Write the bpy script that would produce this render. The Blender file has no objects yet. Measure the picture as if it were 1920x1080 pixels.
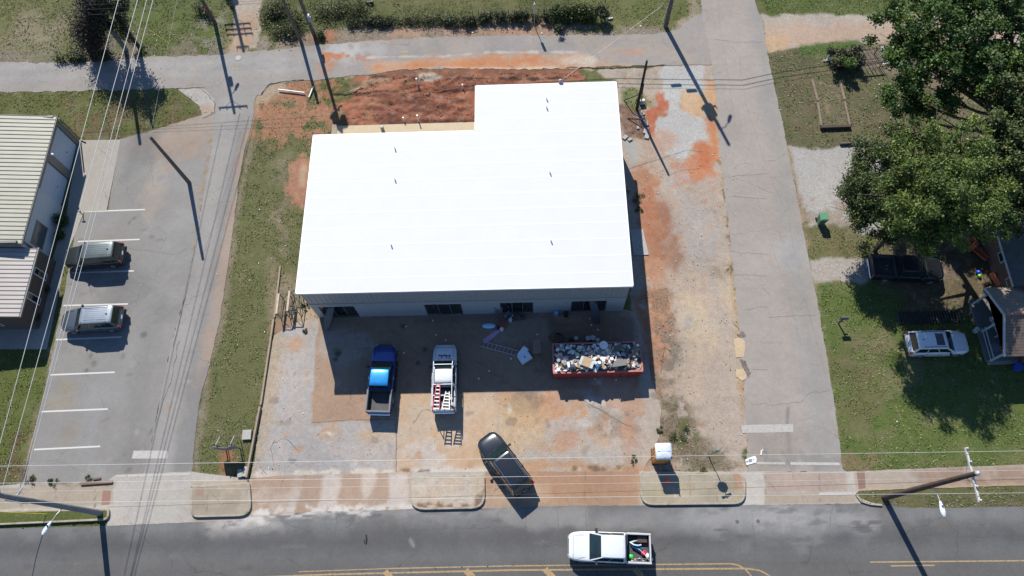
import bpy, math, random
import numpy as np
from mathutils import Vector, Matrix
random.seed(7); rng=np.random.default_rng(7)
R_=math.radians
scn=bpy.context.scene; COL=scn.collection
# ---------- camera (drone, 55 m up, looking steeply down) ----------
F=1350.0; HC=55.0
def _u(v): return v/np.linalg.norm(v)
_up=-_u(np.array([45,565,F])); _y=np.array([-46,-3430,F],float); _y=_u(_y-_y.dot(_up)*_up)
CR=np.array([np.cross(_y,_up),_y,_up])          # world = CR @ (right, down, forward)
cd=bpy.data.cameras.new('camera'); cam=bpy.data.objects.new('camera',cd); COL.objects.link(cam)
cd.sensor_width=36; cd.lens=F/1920*36; cd.clip_end=5000; cd.clip_start=.5
r=CR@np.array([1,0,0]); u=CR@np.array([0,-1,0]); b=CR@np.array([0,0,-1])
cam.matrix_world=Matrix(((r[0],u[0],b[0],0),(r[1],u[1],b[1],0),(r[2],u[2],b[2],HC),(0,0,0,1)))
scn.camera=cam
# ---------- world, sun, exposure ----------
SV=np.array([.34,-1.07])                      # ground shadow of one metre of height
sd=Vector((-SV[0],-SV[1],1)).normalized()
w=bpy.data.worlds.new('World'); scn.world=w; w.use_nodes=True
nt=w.node_tree; nt.nodes.clear()
sky=nt.nodes.new('ShaderNodeTexSky'); sky.sky_type='NISHITA'; sky.sun_disc=False
sky.sun_elevation=math.asin(sd.z); sky.sun_rotation=math.atan2(sd.x,sd.y)
sky.air_density=1.0; sky.dust_density=0; sky.ozone_density=6.5; sky.altitude=300
bg=nt.nodes.new('ShaderNodeBackground'); bg.inputs[1].default_value=.10
wo=nt.nodes.new('ShaderNodeOutputWorld'); hs=nt.nodes.new('ShaderNodeHueSaturation'); hs.inputs['Saturation'].default_value=1.0; nt.links.new(sky.outputs[0],hs.inputs['Color']); nt.links.new(hs.outputs[0],bg.inputs[0]); nt.links.new(bg.outputs[0],wo.inputs[0])
sl=bpy.data.lights.new('sun','SUN'); sl.energy=5; sl.angle=R_(.5); sl.color=(1,.95,.87)
so=bpy.data.objects.new('sun',sl); so.rotation_euler=sd.to_track_quat('Z','Y').to_euler(); so.location=(-20,60,80); COL.objects.link(so)
scn.view_settings.view_transform='Standard'; scn.view_settings.look='None'
scn.view_settings.gamma=1; scn.view_settings.exposure=.74
scn.cycles.max_bounces=5; scn.cycles.diffuse_bounces=2; scn.cycles.glossy_bounces=2; scn.cycles.transparent_max_bounces=6

# ---------- helpers ----------
def P(a,b,z=0.0):
    'point of the place at height z seen at photo pixel (a,b)'
    q=CR@np.array([a-960.,b-540.,F]); t=(z-HC)/q[2]; return (q[0]*t,q[1]*t,z)
def PJ(p):
    c=CR.T@(np.array(p,float)-np.array([0,0,HC])); return 960+F*c[0]/c[2],540+F*c[1]/c[2]
def lin(v): v/=255; return v/12.92 if v<=.04045 else ((v+.055)/1.055)**2.4
K=1.95
def c(r,g,b,k=None,sat=.80):
    'sunlit photo colour -> base colour'
    m=.3*r+.55*g+.15*b; sat=1.12 if g>=r-2 and g>b+12 else sat; r,g,b=(m+(v-m)*sat for v in (r,g,b))
    return tuple(min(.9,lin(v)/(k or K)) for v in (r,g,b))
class MB:
    def __init__(s): s.v=[];s.f=[];s.sm=[];s.mi=[];s.cur=0;s.attr=None
    def _add(s,vs,fs,sm=False,M=None):
        n=len(s.v)
        for p in vs:
            p=Vector(p)
            if M is not None: p=M@p
            s.v.append(tuple(p))
        for f in fs: s.f.append([n+i for i in f]); s.sm.append(sm); s.mi.append(s.cur)
        return s
    def box(s,cx,cy,cz,sx,sy,sz,rz=0,M=None,bev=0):
        x,y,z=sx/2,sy/2,sz/2
        T=Matrix.Translation((cx,cy,cz))@Matrix.Rotation(rz,4,'Z')
        if M is not None: T=M@T
        if bev:
            k=min(bev,x*.8,y*.8); zz=z-min(bev,z*.8)
            o=[(-x+k,-y),(x-k,-y),(x,-y+k),(x,y-k),(x-k,y),(-x+k,y),(-x,y-k),(-x,-y+k)]
            i=[(a*(x-k)/x if abs(a)==x else a,b*(y-k)/y if abs(b)==y else b) for a,b in o]
            vs=[(a,b,-z) for a,b in o]+[(a,b,zz) for a,b in o]+[(a,b,z) for a,b in i]
            fs=[[j,(j+1)%8,8+(j+1)%8,8+j] for j in range(8)]+[[8+j,8+(j+1)%8,16+(j+1)%8,16+j] for j in range(8)]+[list(range(16,24)),list(range(7,-1,-1))]
            return s._add(vs,fs,False,T)
        vs=[(-x,-y,-z),(x,-y,-z),(x,y,-z),(-x,y,-z),(-x,-y,z),(x,-y,z),(x,y,z),(-x,y,z)]
        return s._add(vs,[[3,2,1,0],[4,5,6,7],[0,1,5,4],[1,2,6,5],[2,3,7,6],[3,0,4,7]],False,T)
    def cyl(s,p0,p1,r0,r1=None,n=10,caps=True,sm=True):
        r1=r0 if r1 is None else r1
        p0=Vector(p0);p1=Vector(p1);d=(p1-p0)
        if d.length<1e-6: return s
        q=d.to_track_quat('Z','Y').to_matrix()
        vs=[];
        for p,rr in((p0,r0),(p1,r1)):
            for i in range(n):
                a=2*math.pi*i/n; vs.append(p+q@Vector((rr*math.cos(a),rr*math.sin(a),0)))
        s._add(vs,[[i,(i+1)%n,n+(i+1)%n,n+i] for i in range(n)],sm)
        if caps: s._add(vs[n:],[list(range(n))]); s._add(vs[:n],[list(range(n-1,-1,-1))])
        return s
    def tube(s,pts,r,n=6):
        for a,b in zip(pts[:-1],pts[1:]): s.cyl(a,b,r,r,n)
        return s
    def quad(s,*p): return s._add(p,[list(range(len(p)))])
    def prism(s,pts,z0,z1):
        n=len(pts)
        ar=sum(pts[i][0]*pts[(i+1)%n][1]-pts[(i+1)%n][0]*pts[i][1] for i in range(n))
        if ar<0: pts=pts[::-1]
        vs=[(p[0],p[1],z0) for p in pts]+[(p[0],p[1],z1) for p in pts]
        return s._add(vs,[list(range(n,2*n)),list(range(n-1,-1,-1))]+[[i,(i+1)%n,n+(i+1)%n,n+i] for i in range(n)])
    def ball(s,c_,rx,ry=None,rz=None,n=10,m=6,M=None,jit=0):
        ry=ry or rx; rz=rz or rx; vs=[];fs=[]
        for j in range(m+1):
            t=math.pi*j/m
            for i in range(n):
                a=2*math.pi*i/n; k=1+(random.uniform(-jit,jit) if jit else 0)
                vs.append((c_[0]+rx*k*math.sin(t)*math.cos(a),c_[1]+ry*k*math.sin(t)*math.sin(a),c_[2]+rz*k*math.cos(t)))
        for j in range(m):
            for i in range(n):
                a=j*n+i;b=j*n+(i+1)%n; fs.append([a,a+n,b+n,b])
        return s._add(vs,fs,not jit,M)
    def loft(s,secs,sm=True,caps=True):
        n=len(secs[0]); vs=[p for q in secs for p in q]; fs=[]
        for k in range(len(secs)-1):
            for i in range(n):
                a=k*n+i;b=k*n+(i+1)%n; fs.append([a,b,b+n,a+n])
        s._add(vs,fs,sm)
        if caps: s._add(secs[0],[list(range(n-1,-1,-1))]); s._add(secs[-1],[list(range(n))])
        return s
    def build(s,name,mat,parent=None,off=None,loc=None):
        me=bpy.data.meshes.new(name); v=s.v
        if off is not None: v=[(a-off[0],b-off[1],c_-off[2]) for a,b,c_ in v]
        me.from_pydata(v,[],s.f); me.update()
        for m in (mat if isinstance(mat,(list,tuple)) else [mat]): me.materials.append(m)
        me.polygons.foreach_set('use_smooth',s.sm)
        me.polygons.foreach_set('material_index',s.mi)
        o=bpy.data.objects.new(name,me); COL.objects.link(o)
        if parent: o.parent=parent
        if loc is not None: o.location=loc
        return o
def tag(o,label=None,cat=None,group=None,kind=None):
    if label:o['label']=label
    if cat:o['category']=cat
    if group:o['group']=group
    if kind:o['kind']=kind
    return o
def thing(name,label,cat,loc=(0,0,0),rz=0,group=None):
    o=bpy.data.objects.new(name,None); COL.objects.link(o); o.location=loc; o.rotation_euler=(0,0,rz); o.empty_display_size=.3
    return tag(o,label,cat,group)
def whole(mb,name,mat,label,cat,base=None,group=None):
    'a thing that is one mesh, built in world coordinates'
    if base is None:
        a=np.array(mb.v); base=(a[:,0].mean(),a[:,1].mean(),a[:,2].min())
    o=mb.build(name,mat,off=base); o.location=base; return tag(o,label,cat,group)

# ---------- materials ----------
MATS={}
def N(t,ty,**k):
    n=t.nodes.new('ShaderNode'+ty)
    for a,b in k.items(): setattr(n,a,b)
    return n
def mat(name,rgb,rough=.6,metal=0,var=.12,sc=2.5,bump=0,bsc=30,coat=0,tint=None,tsc=1.2,tth=.55,wave=None,spec=.5,emis=0,alpha=None):
    if name in MATS: return MATS[name]
    m=bpy.data.materials.new(name); m.use_nodes=True; t=m.node_tree; L=t.links.new
    B=t.nodes['Principled BSDF']; B.inputs['Roughness'].default_value=rough; B.inputs['Metallic'].default_value=metal
    B.inputs['Specular IOR Level'].default_value=spec; B.inputs['Coat Weight'].default_value=coat
    if coat: B.inputs['Coat Roughness'].default_value=.06
    tc=N(t,'TexCoord'); no=N(t,'TexNoise'); no.inputs['Scale'].default_value=sc; no.inputs['Detail'].default_value=6; no.inputs['Roughness'].default_value=.65
    L(tc.outputs['Object'],no.inputs['Vector'])
    mr=N(t,'MapRange'); mr.inputs[1].default_value=.25; mr.inputs[2].default_value=.75; mr.inputs[3].default_value=1-var; mr.inputs[4].default_value=1+var
    L(no.outputs[0],mr.inputs[0])
    vm=N(t,'VectorMath',operation='SCALE'); vm.inputs[0].default_value=rgb; L(mr.outputs[0],vm.inputs['Scale'])
    out=vm.outputs[0]
    if tint:
        n2=N(t,'TexNoise'); n2.inputs['Scale'].default_value=tsc; n2.inputs['Detail'].default_value=5; L(tc.outputs['Object'],n2.inputs['Vector'])
        m2=N(t,'MapRange'); m2.inputs[1].default_value=tth; m2.inputs[2].default_value=tth+.12; L(n2.outputs[0],m2.inputs[0])
        mx=N(t,'Mix',data_type='RGBA'); L(m2.outputs[0],mx.inputs[0]); L(out,mx.inputs[6]); mx.inputs[7].default_value=(*tint,1); out=mx.outputs[2]
    if wave:   # (axis, scale, darkening, sharpness)
        wv=N(t,'TexWave',wave_type='BANDS',bands_direction=wave[0]); wv.inputs['Scale'].default_value=wave[1]; wv.inputs['Distortion'].default_value=0
        L(tc.outputs['Object'],wv.inputs['Vector'])
        m3=N(t,'MapRange'); m3.inputs[1].default_value=0; m3.inputs[2].default_value=wave[3]; m3.inputs[3].default_value=1-wave[2]; m3.inputs[4].default_value=1; L(wv.outputs['Fac'],m3.inputs[0])
        v2=N(t,'VectorMath',operation='SCALE'); L(out,v2.inputs[0]); L(m3.outputs[0],v2.inputs['Scale']); out=v2.outputs[0]
    L(out,B.inputs['Base Color'])
    if bump:
        n3=N(t,'TexNoise'); n3.inputs['Scale'].default_value=bsc; n3.inputs['Detail'].default_value=3; L(tc.outputs['Object'],n3.inputs['Vector'])
        bp=N(t,'Bump'); bp.inputs['Strength'].default_value=bump; bp.inputs['Distance'].default_value=.03; L(n3.outputs[0],bp.inputs['Height']); L(bp.outputs[0],B.inputs['Normal'])
    MATS[name]=m; return m
def leafmat(name,c0,c1,c2=None,trans=.16):
    if name in MATS: return MATS[name]
    m=bpy.data.materials.new(name); m.use_nodes=True; t=m.node_tree; L=t.links.new
    B=t.nodes['Principled BSDF']; B.inputs['Roughness'].default_value=.55; B.inputs['Specular IOR Level'].default_value=.3
    a=N(t,'Attribute',attribute_name='rnd'); cr=N(t,'ValToRGB'); e=cr.color_ramp.elements
    e[0].color=(*c0,1); e[1].color=(*c1,1); e[1].position=.8
    if c2: k=e.new(.97); k.color=(*c2,1)
    L(a.outputs['Fac'],cr.inputs[0]); L(cr.outputs[0],B.inputs['Base Color'])
    if trans:
        tr=N(t,'BsdfTranslucent'); L(cr.outputs[0],tr.inputs[0]); mx=N(t,'MixShader'); mx.inputs[0].default_value=trans
        L(B.outputs[0],mx.inputs[1]); L(tr.outputs[0],mx.inputs[2]); L(mx.outputs[0],t.nodes['Material Output'].inputs[0])
    MATS[name]=m; return m
# ---------- painted albedo of the ground surfaces ----------
def _h(ix,iy,s):
    n=(ix*374761393+iy*668265263+s*974634777)&0xffffffff
    n=((n^(n>>13))*1274126177)&0xffffffff
    return ((n^(n>>16))&0xffff)/65535.
def vn(x,y,s=0):
    ix=np.floor(x).astype(np.int64);iy=np.floor(y).astype(np.int64);fx=x-ix;fy=y-iy
    fx=fx*fx*(3-2*fx);fy=fy*fy*(3-2*fy)
    a=_h(ix,iy,s);b_=_h(ix+1,iy,s);c_=_h(ix,iy+1,s);d=_h(ix+1,iy+1,s)
    return (a*(1-fx)+b_*fx)*(1-fy)+(c_*(1-fx)+d*fx)*fy
def fbm(x,y,o=4,s=0):
    v=0;a=.5;t=0
    for k in range(o): v=v+a*vn(x,y,s+k*7);t+=a;a*=.5;x=x*2.03+5.1;y=y*2.03+3.7
    return v/t
def sdist(px,py,poly):
    'signed distance (negative inside)'
    d=np.full(px.shape,1e9);ins=np.zeros(px.shape,bool);n=len(poly)
    for i in range(n):
        x0,y0=poly[i][:2];x1,y1=poly[(i+1)%n][:2];ex,ey=x1-x0,y1-y0;L2=ex*ex+ey*ey+1e-12
        t=np.clip(((px-x0)*ex+(py-y0)*ey)/L2,0,1)
        d=np.minimum(d,(px-x0-t*ex)**2+(py-y0-t*ey)**2)
        if y0!=y1:
            cnd=((y0>py)!=(y1>py))&(px<(x1-x0)*(py-y0)/(y1-y0)+x0); ins^=cnd
    d=np.sqrt(d); return np.where(ins,-d,d)
def ldist(px,py,line):
    d=np.full(px.shape,1e9)
    for (x0,y0),(x1,y1) in zip(line[:-1],line[1:]):
        ex,ey=x1-x0,y1-y0;L2=ex*ex+ey*ey+1e-12
        t=np.clip(((px-x0)*ex+(py-y0)*ey)/L2,0,1); d=np.minimum(d,(px-x0-t*ex)**2+(py-y0-t*ey)**2)
    return np.sqrt(d)
def G(pts): return [P(a,b)[:2] for a,b in pts]
LAY=[]
def poly(pts,col,soft=.3,a=1,wob=.5,wf=.6,patch=None,g=None,k=None): LAY.append(('p',G(pts),c(*col),soft,a,wob,wf,patch,g,k))
def line(pts,wd,col,soft=.15,a=1,wob=.1,wf=1.,patch=None,g=None,k=None): LAY.append(('l',G(pts),c(*col),soft,a,wob,wf,patch,g,k,wd))
def blob(u,v,rx,ry,col,soft=.5,a=1,wob=.5,wf=.6,patch=None,g=None,rot=0,k=None):
    x,y=P(u,v)[:2]; n=20; ca,sa=math.cos(rot),math.sin(rot)
    pt=[(x+rx*math.cos(t)*ca-ry*math.sin(t)*sa,y+rx*math.cos(t)*sa+ry*math.sin(t)*ca) for t in [2*math.pi*i/n for i in range(n)]]
    LAY.append(('p',pt,c(*col),soft,a,wob,wf,patch,g,k))
def g3(g): return tuple(g) if len(g)==3 else (g[0],g[1],.7)
def paint(x,y,surf,base,g0):
    'base colour + grass/gravel masks at world points, layers of this surface only'
    n=len(x); C_=np.empty((n,3)); C_[:]=base; Gm=np.empty((n,3)); Gm[:]=g3(g0)
    for i,l in enumerate(surf):
        P_=np.array(l[1]); pad=l[3]+l[5]+(l[10] if l[0]=='l' else 0)+.1
        m=(x>P_[:,0].min()-pad)&(x<P_[:,0].max()+pad)&(y>P_[:,1].min()-pad)&(y<P_[:,1].max()+pad)
        if not m.any(): continue
        xs,ys=x[m],y[m]
        d=sdist(xs,ys,l[1]) if l[0]=='p' else ldist(xs,ys,l[1])-l[10]
        d=d+l[5]*2*(fbm(xs*l[6]*1.3,ys*l[6]*1.3,7,i*3+1)-.5)*1.6
        al=np.clip(.5-d/max(l[3],1e-3),0,1)*l[4]; al=al*al*(3-2*al) if l[4]==1 else al
        if l[7]:
            th,f=l[7][:2]; sx=l[7][2] if len(l[7])>2 else 1
            al=al*np.clip((fbm(xs*f,ys*f*sx,7,i*5+9)-th)/.09,0,1)
        al=al[:,None]
        C_[m]=C_[m]*(1-al)+np.array(l[2])*al
        if l[8] is not None: Gm[m]=Gm[m]*(1-al)+np.array(g3(l[8]))*al
    return C_,Gm
def surfmat():
    m=bpy.data.materials.new('weathered_ground'); m.use_nodes=True; t=m.node_tree; L=t.links.new
    B=t.nodes['Principled BSDF']; B.inputs['Roughness'].default_value=.9; B.inputs['Specular IOR Level'].default_value=.25
    tc=N(t,'TexCoord'); co=N(t,'Attribute',attribute_name='Col'); ma=N(t,'Attribute',attribute_name='Msk'); sp=N(t,'SeparateColor'); L(ma.outputs['Color'],sp.inputs[0])
    def noise(sc,det=5,ro=.6,d=0):
        n=N(t,'TexNoise'); n.inputs['Scale'].default_value=sc;n.inputs['Detail'].default_value=det;n.inputs['Roughness'].default_value=ro;n.inputs['Distortion'].default_value=d; L(tc.outputs['Object'],n.inputs['Vector']); return n.outputs[0]
    def mr(v,a,b,c_,d):
        n=N(t,'MapRange'); L(v,n.inputs[0])
        for i,q in enumerate((a,b,c_,d)): n.inputs[i+1].default_value=q
        return n.outputs[0]
    def mth(op,a,b):
        n=N(t,'Math',operation=op)
        for i,q in enumerate((a,b)):
            if isinstance(q,(int,float)): n.inputs[i].default_value=q
            else: L(q,n.inputs[i])
        return n.outputs[0]
    def mix(f,a,b):
        n=N(t,'Mix',data_type='RGBA')
        L(f,n.inputs[0]) if not isinstance(f,float) else setattr(n.inputs[0],'default_value',f)
        for i,q in ((6,a),(7,b)):
            if isinstance(q,tuple): n.inputs[i].default_value=(*q,1)
            else: L(q,n.inputs[i])
        return n.outputs[2]
    gr=sp.outputs[0]; gv=sp.outputs[1]; dt=sp.outputs[2]
    col=co.outputs['Color']
    # grass: clumps of drier and fresher growth
    dry=mth('MULTIPLY',mr(noise(.55,6,.7),.5,.67,0,.55),gr); col=mix(dry,col,c(138,128,90))
    fre=mth('MULTIPLY',mr(noise(1.3,5,.65,.4),.5,.68,0,.55),gr); col=mix(fre,col,c(90,106,54))
    drt=mth('MULTIPLY',mr(noise(2.6,6,.75),.6,.72,0,.6),gr); col=mix(drt,col,c(118,92,68))
    # clay dust, bleached cement and oily specks on the dirt and old paving
    col=mix(mth('MULTIPLY',mr(noise(.9,9,.74,.5),.52,.63,0,.48),dt),col,c(204,158,118))
    col=mix(mth('MULTIPLY',mr(noise(1.6,9,.76,.3),.53,.64,0,.6),dt),col,c(176,168,160))
    col=mix(mth('MULTIPLY',mr(noise(2.3,9,.78,.2),.575,.64,0,.55),dt),col,c(124,100,80))
    col=mix(mth('MULTIPLY',mr(noise(5.,8,.8,.2),.60,.68,0,.5),dt),col,c(214,206,196))
    # hairline cracks
    wn=N(t,'TexNoise'); wn.inputs['Scale'].default_value=1.2; wn.inputs['Detail'].default_value=6; L(tc.outputs['Object'],wn.inputs['Vector'])
    wa=N(t,'VectorMath',operation='MULTIPLY_ADD'); L(wn.outputs['Color'],wa.inputs[0]); wa.inputs[1].default_value=(.9,.9,0); L(tc.outputs['Object'],wa.inputs[2])
    ck=N(t,'TexVoronoi',feature='DISTANCE_TO_EDGE'); ck.inputs['Scale'].default_value=.21; L(wa.outputs[0],ck.inputs['Vector'])
    nog=mth('SUBTRACT',1.0,mr(mth('ADD',gr,gv),.12,.3,0,1)); ckm=mth('MULTIPLY',mth('MULTIPLY',mr(ck.outputs[0],.001,.004,.36,0),mr(noise(.35,3,.5),.42,.55,0,1)),nog)
    big=mr(noise(.22,4,.6),.3,.7,.90,1.10); med=mth('ADD',1.0,mth('MULTIPLY',mth('SUBTRACT',noise(2.2,9,.78,.2),.5),mth('ADD',.35,mth('MULTIPLY',dt,.9))))
    f1=noise(7,4,.8); f2=noise(22,3,.8)
    amp1=mth('ADD',mth('MULTIPLY',gr,1.3),mth('ADD',mth('MULTIPLY',gv,.9),mth('ADD',mth('MULTIPLY',dt,.35),.2)))
    fine=mth('ADD',1.0,mth('MULTIPLY',mth('SUBTRACT',f1,.5),amp1)); fine2=mth('ADD',1.0,mth('MULTIPLY',mth('SUBTRACT',f2,.5),mth('ADD',mth('MULTIPLY',amp1,.9),.15)))
    tot=mth('MULTIPLY',mth('MULTIPLY',big,med),mth('MULTIPLY',fine,fine2))
    v=N(t,'VectorMath',operation='SCALE'); L(col,v.inputs[0]); L(mth('MULTIPLY',tot,mth('SUBTRACT',1.0,ckm)),v.inputs['Scale'])
    # pale stones among the gravel
    vo=N(t,'TexVoronoi'); vo.inputs['Scale'].default_value=9; L(tc.outputs['Object'],vo.inputs['Vector'])
    st=mth('MULTIPLY',mr(vo.outputs['Distance'],.12,.3,.5,0),gv); out=mix(st,v.outputs[0],c(205,200,192))
    L(out,B.inputs['Base Color'])
    hb=mth('ADD',f1,mth('MULTIPLY',f2,.6)); bp=N(t,'Bump'); bp.inputs['Distance'].default_value=.05
    L(mth('ADD',mth('MULTIPLY',mth('ADD',gr,gv),.55),.08),bp.inputs['Strength']); L(hb,bp.inputs['Height']); L(bp.outputs[0],B.inputs['Normal'])
    return m
GM=surfmat()
def attr(me,C_,Gm):
    a=me.color_attributes.new('Col','FLOAT_COLOR','POINT'); d=np.ones((len(C_),4),np.float32); d[:,:3]=C_; a.data.foreach_set('color',d.ravel())
    a=me.color_attributes.new('Msk','FLOAT_COLOR','POINT'); d=np.zeros((len(C_),4),np.float32); d[:,:3]=Gm; a.data.foreach_set('color',d.ravel())
def gridmesh(name,X,Y,Z,keep,C_,Gm,mats=GM):
    ny,nx=X.shape; idx=np.arange(ny*nx).reshape(ny,nx)
    q=np.stack([idx[:-1,:-1],idx[:-1,1:],idx[1:,1:],idx[1:,:-1]],-1).reshape(-1,4)[keep.ravel()]
    used=np.zeros(ny*nx,bool); used[q.ravel()]=True; re=np.cumsum(used)-1; q=re[q]
    co=np.stack([X.ravel(),Y.ravel(),Z.ravel()],-1)[used]
    me=bpy.data.meshes.new(name); me.vertices.add(len(co)); me.vertices.foreach_set('co',co.astype(np.float32).ravel())
    nf=len(q); me.loops.add(nf*4); me.loops.foreach_set('vertex_index',q.astype(np.int32).ravel())
    me.polygons.add(nf); me.polygons.foreach_set('loop_start',np.arange(0,nf*4,4,dtype=np.int32)); me.polygons.foreach_set('loop_total',np.full(nf,4,np.int32))
    me.update(calc_edges=True); me.polygons.foreach_set('use_smooth',np.ones(nf,bool))
    attr(me,C_[used],Gm[used]); me.materials.append(mats)
    o=bpy.data.objects.new(name,me); COL.objects.link(o); return o
def sheet(name,pts,z,base,g0,layers,sp=.14,jag=.0,jf=2.,parent=None,world=False,side=0):
    pg=pts if world else G(pts); A=np.array(pg)[:,:2]
    if not np.isfinite(A).all(): print("BAD",name,pts)
    x=np.arange(A[:,0].min()-2*sp,A[:,0].max()+2*sp,sp);y=np.arange(A[:,1].min()-2*sp,A[:,1].max()+2*sp,sp)
    X,Y=np.meshgrid(x,y); s=sdist(X.ravel(),Y.ravel(),pg).reshape(X.shape)
    if jag: s=s+jag*2*(fbm(X*jf,Y*jf,3,77)-.5)
    gy,gx=np.gradient(s,sp); gl=np.hypot(gx,gy)+1e-6
    ins=s<0; k=ins[:-1,:-1]|ins[1:,:-1]|ins[:-1,1:]|ins[1:,1:]
    out=(~ins)&(s<2*sp); X=X-np.where(out,s*gx/gl,0)/np.maximum(gl,.7); Y=Y-np.where(out,s*gy/gl,0)/np.maximum(gl,.7)
    C_,Gm=paint(X.ravel(),Y.ravel(),layers,c(*base),g0)
    o=gridmesh(name,X,Y,np.full(X.shape,z),k,C_,Gm)
    if parent: o.parent=parent
    else: o['kind']='structure'
    return o
def take():
    global LAY
    l=LAY; LAY=[]; return l
# ================= SETTING: ground and paved surfaces =================
GR=(1,0,.0);GV=(0,1,.25);DT=(.25,.35,1);CL=(.1,.15,.55);AS=(0,.1,0);PV_=(0,.1,.28)
# --- ground: grass, dirt, clay, gravel
GB=(108,111,68)
poly([(-80,-30),(160,-30),(150,60),(60,112),(-80,112)],(112,112,72),1,.8,1)
blob(40,60,5,3,(152,138,104),2,.8,1.5,patch=(.42,.5)); blob(20,90,4,2,(150,138,105),1.5,.7,1,patch=(.4,.7)); blob(75,70,2.5,1.6,(150,138,105),1.5,.7,1,patch=(.4,.7))
poly([(240,-30),(400,-30),(405,95),(270,105)],(92,104,52),.8,.8,.7)
line([(-40,112),(120,112),(200,108),(300,106),(420,98)],.9,(132,122,104),.8,.85,.6,patch=(.35,.9),g=(.4,.7))
blob(210,90,3.5,1.6,(122,112,98),1,.9,.8,patch=(.35,1.),g=(.4,.8)); blob(345,88,2.,1.2,(138,124,100),1,.7,.6,patch=(.4,1.),g=(.3,.8)); blob(395,50,1.5,2.5,(150,145,128),1,.6,.6,patch=(.42,1.),g=(.3,.9))
poly([(432,-30),(492,-30),(482,90),(442,92)],(186,170,150),.3,1,.3,g=(.1,.5)); blob(455,75,1.3,2.2,(196,158,124),.8,.9,.4,g=CL); blob(470,40,.9,1.,(196,158,124),.8,.8,.4,g=CL)
poly([(492,-30),(1000,-30),(1140,20),(1130,50),(960,52),(640,62),(500,78)],(88,92,54),.8,.9,.8)
poly([(660,-30),(1090,-30),(960,18),(700,12)],(118,116,76),1,.7,1)
line([(500,85),(560,80),(640,70),(800,62),(960,56),(1120,58),(1230,62)],1.1,(150,132,112),.7,.95,.5,patch=(.3,.9),g=(.3,.7))
line([(590,70),(620,68)],.6,(190,112,72),.5,.8,.4,g=CL)
for x,y,rx in ((760,64,1.6),(815,62,2.4),(870,58,1.5),(930,60,2.5),(1000,58,2)): blob(x,y,rx,.7,(186,142,112),.6,.8,.5,patch=(.35,1.),g=CL)
poly([(1070,-30),(1312,-30),(1305,20),(1250,50),(1120,56)],(106,110,66),.6,.9,.6)
line([(1300,-10),(1306,28),(1268,58)],.5,(168,152,124),.5,.8,.3,g=DT)
# verge by the lower-left building, behind back street
poly([(-80,172),(235,170),(330,168),(376,205),(370,222),(220,262),(-80,262)],(100,104,58),.3,1,.3)
blob(190,220,5,3,(122,98,66),2,.8,1.5,patch=(.42,.6)); blob(320,210,3,2,(122,98,66),2,.6,1.,patch=(.45,.7)); line([(225,262),(300,240),(376,212)],.15,(120,84,58),.3,.8,.1,g=CL)
# long strip between alley and building
poly([(470,215),(500,180),(600,160),(640,250),(590,260),(560,560),(500,800),(470,908),(355,912),(372,760),(408,620),(440,420)],(110,110,74),.3,1,.3)
line([(534,300),(528,400),(520,520),(510,620)],.9,(140,124,96),.8,.6,.5,patch=(.42,1.),g=DT)
blob(560,210,5,3.3,(186,120,82),1.5,.9,1.2,patch=(.42,.8),g=(.45,.2)); blob(590,185,3.5,2.5,(188,122,84),1.2,.9,1.,patch=(.4,.9),g=(.4,.2))
blob(562,345,1.2,2.6,(192,124,92),.5,.95,.6,g=(.2,.2)); blob(568,330,.35,1.1,(206,170,132),.4,.8,.2,g=CL)
line([(455,262),(470,250),(480,200)],.4,(192,142,104),.5,.8,.3,g=CL); line([(492,182),(520,165)],.8,(186,160,130),.5,.9,.3,g=DT)
line([(470,270),(440,420),(412,620),(390,690),(362,900)],.3,(150,132,108),.4,.7,.25,g=DT)
blob(545,565,1.4,2.6,(150,132,100),1,.8,.7,g=(.5,.4)); blob(575,590,1.3,1.6,(200,176,136),.8,.9,.6,g=DT); blob(545,615,1.6,.6,(176,132,98),.6,.8,.4,g=CL)
blob(425,870,.6,1.2,(176,104,66),.5,.9,.4,patch=(.35,1.5),g=CL)
# clay pit behind the building
poly([(640,150),(705,135),(800,128),(960,126),(1080,128),(1100,150),(1060,160),(893,166),(893,246),(640,250),(655,215),(600,200),(610,170)],(178,106,70),.5,1,.7,.9,g=(.12,.45,.35))
poly([(720,180),(780,150),(900,148),(960,150),(893,166),(893,232),(760,236),(700,232),(690,205)],(138,66,44),1.2,.75,1.,.7,g=(.1,.2))
poly([(620,150),(893,140),(893,236),(640,246)],(190,106,66),1,.75,.5,patch=(.48,.5,1.6),g=CL)
poly([(620,140),(893,140),(893,236),(640,246)],(92,42,28),1,.45,.5,patch=(.56,.5,2.2),g=CL)
poly([(690,140),(893,150),(893,228),(660,236)],(178,116,78),.8,.6,.5,patch=(.58,.9,1.5),g=CL)
line([(720,232),(893,228)],.35,(86,36,28),.5,.8,.2,g=CL)
poly([(680,128),(960,124),(1090,130),(1085,142),(900,142),(700,150)],(140,84,58),.4,.9,.4,patch=(.35,.8,2.),g=CL)
line([(700,144),(800,146),(960,148),(1060,146)],.1,(54,28,22),.15,.9,.25,1.5,g=CL)
line([(650,170),(700,152),(725,149)],.25,(184,150,116),.3,.8,.2,g=CL); blob(805,143,1.1,.35,(206,188,164),.3,.9,.3,g=CL); blob(660,145,1.6,.6,(196,180,160),.5,.8,.4,patch=(.4,1.),g=GV)
blob(640,155,2.5,1.,(96,104,60),.8,.9,.7,patch=(.45,1.2),g=GR); blob(615,175,2.2,1.4,(96,104,60),.8,.9,.7,patch=(.45,1.2),g=GR)
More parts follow.
